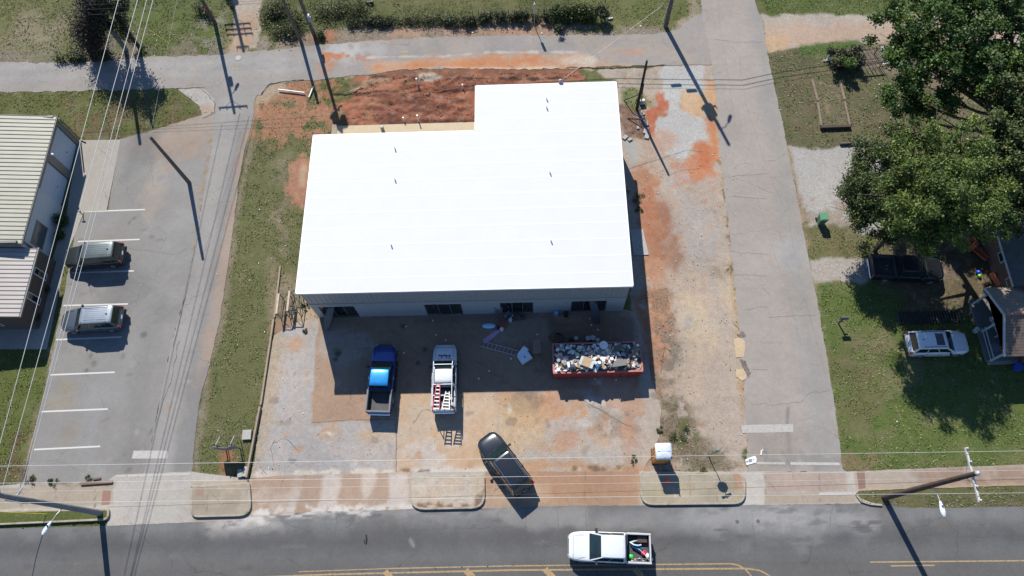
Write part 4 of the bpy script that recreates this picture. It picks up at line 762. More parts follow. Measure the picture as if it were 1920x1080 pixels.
# ================= VEHICLES =================
def paint_mat(name,rgb,rough=.28,metal=.35,coat=.8): return mat(name,rgb,rough,metal,var=.04,sc=1.5,coat=coat)
TY=mat('tyre_rubber',(.015,.015,.016),.85); RIM=mat('alloy_rim',(.35,.36,.37),.35,.8); CHR=mat('chrome',(.6,.6,.62),.2,1,var=0); PLB=mat('black_plastic',(.02,.02,.022),.55); HL=mat('headlight_lens',(.55,.58,.6),.1,.2,coat=1); TL=mat('tail_light_red',(.28,.01,.012),.15,coat=1); WS=mat('windscreen_green',(.008,.017,.017),.05,spec=.8,var=0); BEDL=mat('bed_liner',(.055,.055,.055),.7,var=.3); SEAM=mat('panel_gap',(.01,.01,.012),.7)
def sec(x,w,z0,z1,r=.16,crown=.03):
    w=w; q=[(x,-w,z0),(x,-w,z0+(z1-r-z0)*.5),(x,-w*.995,z1-r)]
    for a in (30,60): q.append((x,-w+r*(1-math.cos(R_(a))),z1-r+r*math.sin(R_(a))))
    q+=[(x,-w+r,z1),(x,-w*.5,z1+crown*.8),(x,0,z1+crown)]
    return q+[(x,-y,z) for (_,y,z) in q[::-1][1:]]
def body(sts,W_): return MB().loft([sec(x,w*W_/2,z0,z1,r) for x,w,z0,z1,r in sts])
def lerp(a,b,t): return tuple(a[i]+(b[i]-a[i])*t for i in range(3))
def patch(A,B,C,D,u0,u1,v0,v1,off,ul=None):
    'inset quad on the face A(bottom left) B(bottom right) C(top right) D(top left)'
    f=lambda u,v: Vector(lerp(lerp(A,B,u),lerp(D,C,u),v))
    n=(Vector(B)-Vector(A)).cross(Vector(D)-Vector(A)).normalized()*off
    u2,u3=(ul or (u0,u1)); return [tuple(f(u0,v0)+n),tuple(f(u1,v0)+n),tuple(f(u3,v1)+n),tuple(f(u2,v1)+n)]
def plate(mb,q,th=.012):
    n=(Vector(q[1])-Vector(q[0])).cross(Vector(q[3])-Vector(q[0])).normalized()*th
    b=[tuple(Vector(p)-n) for p in q]; return mb._add(list(q)+b,[[0,1,2,3],[7,6,5,4],[0,4,5,1],[1,5,6,2],[2,6,7,3],[3,7,4,0]])
def wheel(t,x,y,r=.37):
    s=1 if y>0 else -1; mb=MB(); mb.cyl((x,y-s*.11,r),(x,y+s*.09,r),r,r,18); mb.cyl((x,y+s*.09,r),(x,y+s*.11,r),r,r*.85,18); w_=mb.build('wheel',TY,t)
    mb=MB(); mb.cyl((x,y+s*.108,r),(x,y+s*.118,r),r*.62,r*.58,12)
    for k in range(5):
        a=k*2*math.pi/5; mb.box(x+math.cos(a)*r*.3,y+s*.12,r+math.sin(a)*r*.3,.05,.02,.05)
    mb.build('rim',RIM,w_)
def glasshouse(t,pm,W_,xa,xb,xc,xd,zb,zr,wt,roofm=None,doors=2,rear=True,tw=.93,gm=None):
    'xa rear base, xb rear top, xc front top, xd windscreen base'
    wb=W_/2*tw; wt=W_/2*wt; gm=gm or WS
    A=[(xa,-wb,zb),(xa,wb,zb)];Bp=[(xb,-wt,zr-.07),(xb,wt,zr-.07)];Cp=[(xc,-wt,zr-.07),(xc,wt,zr-.07)];D=[(xd,-wb*.97,zb),(xd,wb*.97,zb)]
    mb=MB(); vs=[A[0],A[1],Bp[1],Bp[0],Cp[0],Cp[1],D[0],D[1]]
    mb._add(vs,[[1,0,3,2],[3,4,5,2],[6,7,5,4],[0,6,4,3],[7,1,2,5]]); mb.build('cabin_frame',pm,t)
    r_=MB(); k=[]
    for x,w_,z in ((xb-.03,wt*.9,zr-.075),(xb+.02,wt*.985,zr-.03),(xb+.2,wt*1.0,zr),((xb+xc)/2,wt*1.01,zr+.012),(xc-.22,wt*1.0,zr),(xc-.02,wt*.985,zr-.035),(xc+.05,wt*.9,zr-.09)): k.append(sec(x,w_,zr-.12,z,.07,.02))
    r_.loft(k); r_.build('roof',roofm or pm,t)
    q=patch(D[0],D[1],Cp[1],Cp[0],.04,.96,.03,.93,.012); m=MB(); plate(m,q); ws_=m.build('windshield',gm,t)
    m=MB(); 
    for y in (-.25,.3): m.cyl((xd-.02,y*W_/2,zb+.03),(xd-.06,(y+.42)*W_/2,zb+.06),.012,.012,5)
    m.build('wiper',BLK,ws_)
    if rear: q=patch(A[1],A[0],Bp[0],Bp[1],.07,.93,.12,.9,.012); m=MB(); plate(m,q); m.build('rear_window',gm,t)
    for s in (0,1):
        lo,hi=(A[s],D[s]),(Bp[s],Cp[s])
        if s==0: q0=(lo[0],lo[1],hi[1],hi[0])
        else: q0=(lo[1],lo[0],hi[0],hi[1])
        n=doors
        for i in range(n):
            u0=.05+.9*i/n; u1=.05+.9*(i+1)/n-.025; q=patch(*q0,u0,u1,.1,.88,.012,(max(u0,.03),min(u1,.97))); m=MB(); plate(m,q); m.build('side_window',gm,t)
    return t
def extras(t,pm,L_,W_,zh,xm,zb,taily=.8,zt=.95,hz=.75,grm=None,tall=.3):
    for s in (-1,1):
        m=MB(); m.box(xm,s*(W_/2+.12),zb+.05,.16,.2,.15,bev=.03); m.box(xm+.02,s*(W_/2+.01),zb+.0,.08,.12,.05); m.build('mirror',PLB,t)
        m=MB(); m._add([(L_/2-.36,s*W_*.462,hz),(L_/2-.12,s*W_*.40,hz),(L_/2-.02,s*W_*.30,hz),(L_/2-.03,s*W_*.295,hz+.1),(L_/2-.14,s*W_*.395,hz+.11),(L_/2-.37,s*W_*.455,hz+.11)],[[0,1,4,5],[1,2,3,4],[5,4,1,0],[4,3,2,1]]); m.box(L_/2-.17,s*W_*.375,hz+.04,.26,.1,.09,-s*.55); m.build('headlight',HL,t)
        m=MB(); m.box(-L_/2+.06,s*W_*.435,zt,.14,.14,tall,bev=.02); m.build('tail_light',TL,t)
        for x in (xm-.85,xm-1.8): m=MB(); m.box(x,s*(W_/2+.012),zb-.12,.2,.03,.035); m.build('door_handle',CHR if pm.name.startswith('white') else PLB,t)
    m=MB(); m.box(L_/2-.02,0,hz+.02,.06,W_*.5,.2,bev=.02)
    g=m.build('grille',grm or PLB,t); m=MB(); m.box(L_/2+.012,0,hz+.03,.02,W_*.46,.03); m.box(L_/2+.012,0,hz-.04,.02,W_*.46,.02); m.build('grille_bar',CHR,g)
def place(front,back,z=1.05,L_=None):
    A=np.array(P(*front,z)[:2]);B=np.array(P(*back,z)[:2]); m=(A+B)/2; d=A-B; return (m[0],m[1],.012),math.atan2(d[1],d[0])
def suv(label,cat,front,back,pm,L_=4.8,W_=1.9,H_=1.75,rails=None,sun=False,roofm=None,nose=.0,group=None,lower=None):
    loc,rz=place(front,back); t=thing('parked_suv',label,cat,loc,rz,group); h=L_/2; zb=1.05
    b=body([(-h,.66,.42,.8,.12),(-h+.04,.8,.38,.92,.14),(-h+.14,.91,.34,1.0,.14),(-h+.34,.98,.3,1.05,.14),(-h+.6,1,.28,1.07,.12),(0,1.,.28,1.07,.1),(h-1.45,1,.28,1.07,.12),(h-1.2,.995,.28,1.06,.16),(h-.6,.965,.3,.99+nose,.2),(h-.3,.885,.34,.92+nose,.22),(h-.13,.78,.36,.84,.2),(h-.03,.64,.4,.76,.16),(h,.5,.42,.7,.1)],W_); b.build('body',pm,t)
    glasshouse(t,pm,W_,-h+.12,-h+.42,h-2.05,h-1.3,zb,H_,.76,roofm,doors=3)
    extras(t,pm,L_,W_,.95,h-1.7,1.08,hz=.68,zt=.98)
    m=MB(); m.box(-h+.02,0,.55,.16,W_*.86,.18,bev=.04); m.build('rear_bumper',lower or PLB,t); m=MB(); m.box(h-.05,0,.5,.12,W_*.58,.14,bev=.05); m.build('front_bumper',lower or PLB,t)
    for s in (-1,1):
        m=MB()
        for x in (h-1.3,h-2.3,h-3.3): m.box(x,s*(W_/2+.003),.72,.015,.012,.62)
        m.box(h-.8,s*W_*.36,1.055+nose*.5,.9,.014,.012,s*.05); m.build('panel_gap',SEAM,t)
        if rails: m=MB(); m.tube([(-h+.75,s*W_*.33,H_+.03),(-h+.85,s*W_*.33,H_+.09),(h-2.3,s*W_*.33,H_+.09),(h-2.2,s*W_*.33,H_+.02)],.025); m.build('roof_rail',rails,t)
    if sun: m=MB(); m.box(h-2.6,0,H_+.022,.62,.95,.03,bev=.02); m.build('sunroof',GLS,t)
    else:
        m=MB()
        for y in (-.45,-.27,-.09,.09,.27,.45): m.box((-h+.42+h-2.05)/2,y,H_+.03,L_*.36,.02,.008)
        m.build('roof_groove',pm if 0 else mat('groove_'+(roofm or pm).name,tuple(v*.55 for v in {'silver_roof_paint':(.26,.29,.32),'olive_roof':(.10,.12,.12)}.get((roofm or pm).name,(.03,.034,.042))),.4),t)
    m=MB(); m.box(-h+.8,0,H_+.06,.14,.03,.07); m.build('antenna',PLB,t); m=MB(); m.box(-h-.015,0,.9,.02,.34,.16); m.build('licence_plate',WT,t)
    for x in (h-.95,-h+.95):
        for y in (-W_/2+.1,W_/2-.1): wheel(t,x,y)
    return t
def pickup(label,front,back,pm,L_=5.8,W_=2.0,H_=1.92,bed=1.75,liner=BEDL,roofm=None,name='pickup_truck',hood=1.12,bumper=None,front_col=None,cap=None):
    loc,rz=place(front,back,1.15); t=thing(name,label,'pickup truck',loc,rz); h=L_/2; xb=-h+bed+.12; zb=1.22; cap=cap or PLB
    b=body([(xb+.02,.985,.42,1.2,.08),(xb+.2,1,.4,1.24,.1),(h-1.7,1,.4,1.24,.12),(h-1.5,1,.4,1.22,.16),(h-.75,.975,.42,hood,.18),(h-.38,.92,.42,hood-.04,.2),(h-.16,.83,.42,hood-.12,.2),(h-.04,.7,.45,hood-.22,.14),(h,.56,.48,hood-.32,.1)],W_); b.build('body',pm,t)
    # bed: floor, sides, tailgate
    m=MB(); w=W_/2
    for s in (-1,1):
        q=[(-h+.06,s*w*.985),(-h+.5,s*w),(xb,s*w)]; m.box((-h+.06+xb)/2,s*(w-.07),.86,xb+h-.08,.14,.76,bev=.03)
        m.box(-h+1.15,s*(w+.005),.86,1.0,.03,.3,bev=.015)
    m.box(-h+.09,0,.86,.1,W_-.26,.72,bev=.02); m.box((-h+xb)/2,0,.62,xb+h-.16,W_-.26,.1); m.build('bed',pm,t)
    m=MB(); m.box((-h+xb)/2+.05,0,.69,xb+h-.22,W_-.3,.03)
    for k in range(11): m.box((-h+xb)/2+.05,-.78+.156*k,.71,xb+h-.24,.05,.016)
    for s in (-1,1): m.box((-h+xb)/2+.05,s*(w-.155),.95,xb+h-.2,.02,.5); 
    m.box(-h+.155,0,.95,.02,W_-.34,.5); m.box(xb-.04,0,.95,.03,W_-.3,.52); m.build('bed_liner',liner,t)
    m=MB()
    for s in (-1,1): m.box((-h+xb)/2,s*(w-.07),1.25,xb+h-.02,.12,.025,bev=.008)
    m.box(-h+.09,0,1.23,.1,W_-.28,.025); m.build('bed_rail_cap',cap,t)
    m=MB(); m.box(-h-.0,0,.55,.16,W_*.88,.18,bev=.04); m.box(-h-.06,0,.45,.16,.08,.08); m.build('rear_bumper',bumper or CHR,t)
    glasshouse(t,pm,W_,xb+.05,xb+.2,h-2.3,h-1.5,zb,H_,.73,roofm,doors=2,tw=.95)
    MB().box(h-.34,0,hood-.028,.016,W_*.78,.03).build('bonnet_gap',SEAM,t); MB().box(h-1.49,0,zb+.035,.05,W_*.86,.012).build('cowl',SEAM,t)
    extras(t,pm,L_,W_,1.1,h-1.95,1.26,hz=.8,zt=.95,tall=.42,grm=front_col)
    m=MB(); m.box(h-.06,0,.6,.2,W_*.74,.18,bev=.06); m.build('front_bumper',bumper or CHR,t)
    for s in (-1,1):
        m=MB()
        for x in (h-1.5,h-2.5,xb+.12): m.box(x,s*(w+.003),.85,.015,.012,.7)
        m.box(h-.95,s*W_*.37,hood+.06,1.1,.014,.012,s*.06); m.build('panel_gap',SEAM,t)
        m=MB(); m.box((xb+h-1.3)/2,s*(w+.02),.42,h-1.3-xb,.14,.05); m.build('running_board',PLB,t)
    for x in (h-.98,-h+1.15):
        for y in (-w+.1,w-.1): wheel(t,x,y,.4)
    return t,h,xb
OLV=paint_mat('olive_grey_paint',(.032,.04,.036),.3,.5); SLV=paint_mat('silver_blue_paint',(.085,.10,.115),.3,.5); CHAR=paint_mat('charcoal_paint',(.022,.026,.033),.25,.5); WP=mat('white_car_paint',(.52,.54,.56),.3,.0,var=.03,coat=.6); BLU=paint_mat('deep_blue_paint',(.012,.05,.24),.3,.55); BKP=paint_mat('black_paint',(.008,.009,.012),.4,.2,.25)
suv('olive grey suv parked nose in, the upper of two in the striped lot','suv',(117,481),(229,473),OLV,5.0,1.93,1.78,rails=None,roofm=mat('olive_roof',(.10,.12,.12),.4,.5,coat=.5),group='suvs parked in the striped lot')
t_=suv('silver grey suv with pale ribbed roof, the lower of two in the lot','suv',(110,600),(229,593),SLV,5.0,1.95,1.75,rails=CHR,group='suvs parked in the striped lot',roofm=mat('silver_roof_paint',(.26,.29,.32),.4,.5,coat=.5))
suv('charcoal suv with chrome roof rails turning off the kerb towards the yard','suv',(912,822),(980,914),CHAR,5.0,1.95,1.78,rails=CHR)
suv('white suv with a sunroof parked on the lawn beside the brick house','suv',(1816,640),(1706,642),WP,4.65,1.9,1.68,rails=BLK,sun=True)
bt,bh,bxb=pickup('blue crew cab pickup with empty bed, cab half out of the building shadow',(721,648),(708,770),BLU,5.5,1.95,1.85,bed=1.65,roofm=mat('blue_roof_glare',(.02,.24,.58),.35,.35,coat=.8),cap=mat('grey_cap',(.12,.125,.13),.5))  # cab roof brighter than the body: sky and sun glare put into its colour
wt_,wh,wxb=pickup('white pickup with lettered bonnet and a ladder rack over its bed',(834,646),(831,768),WP,5.4,1.9,1.82,bed=1.75,cap=mat('rail_grey',(.3,.31,.32),.5))
rt,rh,rxb=pickup('white crew cab pickup driving left on the main road with a loaded bed',(1068,1023),(1219,1029),WP,5.8,2.05,1.95,bed=1.6,cap=mat('rail_pale',(.38,.39,.40),.5))
kt,kh,kxb=pickup('black pickup parked in the tree shade by the brick house',(1766,503),(1641,498),BKP,5.7,2.0,1.9,bed=1.75)
# lettering on the bonnet of the rack truck
cu=bpy.data.curves.new('bonnet_lettering','FONT'); cu.body='TCC'; cu.size=.52; cu.extrude=.004; cu.align_x='CENTER'; cu.offset=.012
to=bpy.data.objects.new('tmp',cu); COL.objects.link(to); bpy.context.view_layer.update(); me=bpy.data.meshes.new_from_object(to.evaluated_get(bpy.context.evaluated_depsgraph_get())); bpy.data.objects.remove(to)
lt=bpy.data.objects.new('bonnet_lettering',me); me.materials.clear(); me.materials.append(mat('red_lettering',(.42,.02,.03),.5,var=0)); COL.objects.link(lt); lt.parent=wt_; lt.matrix_local=Matrix.Translation((wh-.98,-.02,1.215))@Matrix.Rotation(math.pi/2,4,'Z')
mb=MB(); mb.box(wh-1.06,0,1.222,.05,1.0,.01); mb.build('bonnet_lettering',mat('navy_lettering',(.01,.02,.10),.5,var=0),wt_)
mb=MB()
for y in (-.12,.0): mb.box(wh-.92,.34+y,1.2,.34,.05,.006)
# ladder rack (fixed to the truck: parts)
RK=mat('white_rack',(.6,.61,.62),.4,.2)
z=2.0; mb=MB(); w=.72
for s in (-1,1):
    mb.tube([(-wh+.2,s*w,z),(wh-1.95,s*w,z),(wh-1.7,s*w*1.02,z-.12)],.035); 
    for x in (-wh+.25,wxb+.0): mb.tube([(x,s*w,z),(x,s*.88,1.22)],.032)
for x in (wh-1.98,wxb-.02,-wh+1.0): mb.tube([(x,-w,z),(x,w,z)],.032)
mb.build('ladder_rack',RK,wt_)
def matw(t): bpy.context.view_layer.update(); return t.matrix_world
def stepladder(name,label,t,x0,x1,y0,y1,wa,wb,z,m,n=6,rungs=None,group=None):
    'ladder lying along the truck from (x0,y0) to (x1,y1); widths wa..wb'
    M=matw(t); A=M@Vector((x0,y0,z));B=M@Vector((x1,y1,z)); d=B-A; L_=d.length; e=thing(name,label,'ladder',tuple(A),math.atan2(d.y,d.x),group)
    for s in (-1,1): mb=MB(); mb._add([(0,s*wa/2-.03,0),(0,s*wa/2+.03,0),(L_,s*wb/2+.03,0),(L_,s*wb/2-.03,0),(0,s*wa/2-.03,.09),(0,s*wa/2+.03,.09),(L_,s*wb/2+.03,.09),(L_,s*wb/2-.03,.09)],[[0,1,2,3],[7,6,5,4],[0,4,5,1],[1,5,6,2],[2,6,7,3],[3,7,4,0]]); mb.build('rail',m,e)
    for i in range(n):
        tt=(i+.35)/n; ww=wa+(wb-wa)*tt; mb=MB(); mb.box(L_*tt,0,.05,.09,ww-.04,.035); mb.build('step',rungs or m,e)
    return e
LW=mat('ladder_white',(.62,.60,.60),.5,.2); LR=mat('ladder_red_fibreglass',(.45,.05,.08),.5)
stepladder('step_ladder','longer step ladder with red rails on the rack of the white pickup',wt_,-wh-.12,wxb+.0,.42,.30,.5,.26,2.05,LR,7,LW,'step ladders on the truck rack')
stepladder('step_ladder','shorter white step ladder on the rack of the white pickup',wt_,-wh-.12,wxb-.62,-.30,-.42,.58,.26,2.05,LW,6,LW,'step ladders on the truck rack')
mb=MB(); mb.box(wxb-.45,-.05,.86,.55,1.3,.35,bev=.03); mb.build('tool_box',mat('toolbox_grey',(.05,.055,.05),.5),wt_)
def load(t,name,mb,m,x,y,z,rz,label,cat,group=None):
    M=matw(t); o=mb.build(name,m); o.location=M@Vector((x,y,z)); o.rotation_euler=(0,0,t.rotation_euler.z+rz); return tag(o,label,cat,group)
PL=lambda n,rgb,r=.4: mat(n,rgb,r,var=.06)
for x,y,rz,n in ((-.9,-.55,.2,'grey'),(-1.35,-.7,.9,'')): load(wt_,'paint_bucket',MB().cyl((0,0,0),(0,0,.3),.13,.15,10),PL('bucket_grey',(.35,.36,.37)),-wh+1.9+x,y,.74,rz,'grey bucket in the bed of the rack truck, '+('towards the cab' if n else 'towards the tailgate'),'bucket','buckets in the rack truck bed')
# load of the road truck
g_='tools and scrap in the road truck bed'
def bend(pts,r,n=6): return MB().tube(pts,r,n)
load(rt,'green_bowl',MB().ball((0,0,0),.2,.17,.1),PL('bright_green',(.03,.5,.05)),rxb-.32,.55,.82,0,'bright green plastic bowl in the bed of the road truck','bowl',g_)
load(rt,'fuel_can',MB().box(0,0,.15,.34,.26,.3,.3,bev=.04).cyl((.1,0,.3),(.2,0,.38),.04),PL('can_red',(.5,.03,.06)),-rh+.5,.28,.72,.4,'red fuel can by the tailgate of the road truck','fuel can',g_)
load(rt,'bucket_lid_stack',MB().cyl((0,0,0),(0,0,.25),.14,.16,10),PL('offwhite',(.6,.6,.58)),-rh+.28,.42,.72,0,'white jug beside the red fuel can in the truck bed','jug',g_)
load(rt,'folded_wheelbarrow_tray',MB().box(0,0,.14,.85,.3,.22,0,bev=.08),PL('navy_blue',(.015,.05,.16)),-rh+.95,-.02,.74,-.5,'dark blue tray lying aslant in the road truck bed','tray',g_)
load(rt,'curved_panel',bend([(-.4,-.1,.2),(-.2,.0,.28),(.1,.02,.26),(.4,-.1,.16)],.06),PL('pale_blue',(.35,.5,.6)),-rh+1.1,-.22,.8,-.2,'pale blue curved bar over the dark tray in the truck bed','bar',g_)
load(rt,'grey_mat',bend([(-.3,0,.1),(0,.06,.14),(.35,.2,.1)],.08),PL('mid_grey',(.3,.3,.3)),-rh+1.1,-.55,.74,0,'grey rolled mat at the far side of the truck bed','mat',g_)
load(rt,'hose',bend([(-.5,.35,.1),(-.1,.1,.2),(.3,-.2,.24),(.5,-.5,.2)],.025),PL('dull_white',(.4,.4,.4)),-rh+.75,.15,.78,3.1,'thin white hose curving across the truck bed','hose',g_)
load(rt,'shovel',MB().cyl((-.8,0,0),(.35,0,0),.02).box(.5,0,0,.3,.22,.02,bev=.05),PL('shovel_grey',(.2,.2,.19)),-rh+.55,.68,.95,3.14,'long handled shovel sticking out over the tailgate of the road truck','shovel',g_)
load(rt,'crate',MB().box(0,0,.14,.7,.45,.28,0,bev=.02),PL('brown_box',(.07,.045,.03)),-rh+.6,-.62,.72,0,'dark brown box in the far rear corner of the truck bed','box',g_)
for i in range(9):
    x=-rh+.3+random.random()*1.1;y=.55+random.random()*.28; load(rt,'scrap_piece',MB().box(0,0,.04,random.uniform(.08,.22),random.uniform(.05,.1),.06,0,bev=.01),PL(['scrap_a','scrap_b','scrap_c'][i%3],[(.4,.36,.3),(.2,.2,.2),(.55,.5,.45)][i%3]),x,y,.73,random.random()*3,'small piece of scrap lying along the near side of the truck bed','scrap','small scrap along the truck bed')
# ================= POLES AND WIRES =================
PW_=mat('pole_wood_grey',(.11,.09,.075),.85,var=.3,sc=2,bump=.3,bsc=12); PWD=mat('pole_wood_brown',(.055,.035,.025),.85,var=.35,sc=2,bump=.3); PGY=mat('pole_wood_bleached',(.17,.17,.175),.8,var=.2,sc=2); INS=mat('insulator_grey',(.35,.37,.4),.3); WIR=mat('bare_wire',(.42,.42,.41),.5,.2,var=0); WBK=mat('black_cable',(.012,.012,.013),.6,var=0)
def pole(u,v,h,r,m,label,name='utility_pole',arms=(),cans=(),lamp=None,extra=None,lean=(0,0)):
    q=P(u,v); t=thing(name,label,'utility pole',q); mb=MB()
    mb.cyl((0,0,-.1),(lean[0],lean[1],h),r*1.12,r*.72,14); mb.build('pole',m,t); T=lambda z:(lean[0]*z/h,lean[1]*z/h)
    for z,ln,ang,am in arms:
        ox,oy=T(z); mb=MB(); mb.box(ox,oy,z,ln,.11,.13,ang); o=mb.build('crossarm',am,t)
        mb=MB(); ca,sa=math.cos(ang),math.sin(ang)
        for s in (-1,1): mb.cyl((ox,oy,z-.7),(ox+s*ca*ln*.28,oy+s*sa*ln*.28,z-.05),.02,.02,5)
        mb.build('brace',GS,t)
        for s in (-.95,-.45,.45,.95):
            x,y=ox+s*ca*ln/2,oy+s*sa*ln/2; mb=MB(); mb.cyl((x,y,z+.06),(x,y,z+.16),.03); mb.ball((x,y,z+.2),.07,.07,.08,8,5); mb.build('insulator',INS,t)
    for x,y,z,rr,hh in cans:
        ox,oy=T(z); mb=MB(); mb.cyl((ox+x,oy+y,z),(ox+x,oy+y,z+hh),rr,rr,14); mb.cyl((ox+x,oy+y,z+hh),(ox+x,oy+y,z+hh+.06),rr*1.03,rr*.7,14)
        for a in (0,2.1,4.2): mb.cyl((ox+x+rr*.5*math.cos(a),oy+y+rr*.5*math.sin(a),z+hh),(ox+x+rr*.5*math.cos(a),oy+y+rr*.5*math.sin(a),z+hh+.25),.04,.03,6)
        mb.box(ox+x/2,oy+y/2,z+hh/2,abs(x)+.05,abs(y)+.05,.1); mb.build('transformer',mat('transformer_grey',(.28,.29,.30),.5,.2),t)
    if lamp:
        z,dx,dy,dz=lamp[:4]; ox,oy=T(z); mb=MB(); mb.tube([(ox,oy,z),(ox+dx*.5,oy+dy*.5,z+dz*.8),(ox+dx,oy+dy,z+dz)],.035); mb.build('lamp_arm',GS,t)
        a=math.atan2(dy,dx); M=Matrix.Translation((ox+dx,oy+dy,z+dz))@Matrix.Rotation(a,4,'Z'); mb=MB(); k=[]
        for x,w_,hh in ((-.12,.05,.05),(0,.09,.08),(.25,.14,.11),(.5,.17,.13),(.7,.15,.1),(.82,.08,.05)):
            k.append([tuple(M@Vector((x,w_*math.cos(b),hh*math.sin(b)+.02))) for b in [2*math.pi*i/10 for i in range(10)]])
        mb.loft(k); hd=mb.build('lamp_head',mat('lamp_head_pale',(.55,.60,.63),.4),t); mb=MB(); mb.cyl(M@Vector((.2,0,.12)),M@Vector((.2,0,.22)),.06,.05,8); mb.build('photocell',mat('photocell_blue',(.02,.06,.15),.4),hd)
    if extra: extra(t)
    return t
# bottom right pole
q9=P(1658,933)
p9=pole(1658,933,11.9,.2,PWD,'dark brown utility pole with pale crossarm and street lamp at the lower right',arms=[(11.45,3.1,math.pi/2+.0,mat('pale_arm',(.42,.40,.37),.7,var=.15))],lamp=(6.9,.05,-1.15,.35))
mb=MB(); mb.ball((0,0,12.0),.16,.16,.14,8,5); mb.build('pole_cap',INS,p9)
# bottom left pole, runs out of frame
p8=pole(190,962,12.6,.2,PGY,'thick bleached grey utility pole leaning out of left edge with street lamp',arms=[(11.6,3.0,math.pi/2,PGY)],lamp=(4.6,-.5,-1.1,.3))
mb=MB(); q=P(190,962)
for zz in (8.9,10.0): mb.box(.0,-.22,zz,.22,.06,.85)
mb.build('conduit_guard',mat('bright_aluminium',(.6,.64,.66),.35,.4),p8)
# parking lot pole
pole(355,343,7.15,.17,PW_,'bare wooden pole standing between parking lot and lane',name='wooden_pole')
# top: tall pole with cross arm shadow beside the lane
def p2x(t):
    mb=MB(); mb.box(.12,-.2,1.6,.12,.12,2.6); mb.build('riser_pipe',mat('rust_red',(.16,.04,.03),.7),t)
pole(403,43,10.3,.18,PW_,'utility pole with crossarm and lamp left of the lane at the top edge',arms=[(9.6,2.7,.05,PW_)],lamp=(8.3,.25,.9,.3),cans=[(.3,0,6.4,.2,.8)],extra=p2x)
b_=np.array(P(457,97)[:2])-13.2*SV; u_,v_=PJ((b_[0],b_[1],0))
pole(u_,v_,13.2,.2,PW_,'tall pole standing beyond the top edge whose crossarm shadows fall on the lane',arms=[(12.6,1.2,.05,PW_),(11.1,2.6,.05,PW_),(10.5,2.6,.05,PW_),(9.9,2.6,.05,PW_)],cans=[(.35,0,6.4,.28,1.0),(-.35,0,6.4,.28,1.0),(0,-.35,6.9,.24,.8)])
pole(565,80,6.8,.16,PW_,'plain grey pole, left of two leaning out of the weeds at top',name='utility_pole')
def p4x(t):
    mb=MB(); mb.box(.22,-.12,2.4,.34,.22,.55,bev=.02); mb.build('meter_box',mat('meter_grey',(.3,.32,.34),.5,.3),t); mb=MB(); mb.box(.2,-.1,2.85,.25,.2,.25); mb.build('meter_cap',WT,t); mb=MB(); mb.cyl((.17,0,.1),(.17,0,2.1),.04); mb.build('riser_pipe',GS,t)
pole(590,68,10.9,.17,PW_,'grey pole with a meter box, right of two leaning out of the weeds at top',cans=[(.45,.1,9.3,.3,1.0),(-.4,.2,9.0,.28,1.0),(.1,-.45,9.2,.28,.9)],arms=[(8.4,1.6,.9,PW_)],extra=p4x)
pole(1248,50,12.8,.2,PW_,'tall wooden pole on grass corner beside the two roads',cans=[(-.2,-.3,8.6,.3,1.2),(.25,-.2,8.5,.26,1.)],lamp=(11.2,.6,1.4,.6),arms=[(8.9,1.4,.15,PW_)])
def p6x(t):
    mb=MB()
    for k in range(8):
        a=random.random()*6; mb.tube([(.1,0,1.8+k*.15),(.35*math.cos(a),.35*math.sin(a),1.+k*.1),(.3*math.cos(a+1),.3*math.sin(a+1),.4),(.6*math.cos(a+.5),.6*math.sin(a+.5),.05)],.022)
    mb.build('hanging_cables',WBK,t); mb=MB(); mb.box(.05,-.2,3.2,.16,.2,1.2); mb.build('riser_pipe',BLK,t)
    mb=MB(); mb.tube([(0,0,2.2),(-1.3,.2,1.1),(-.4,-.7,.3),(.3,-1.,.1)],.045); mb.build('slack_cable',WBK,t)
pole(1194,205,6.6,.13,mat('tarred_pole',(.03,.022,.018),.8),'dark short pole tangled with hanging black cables by the east corner of the roof',extra=p6x)
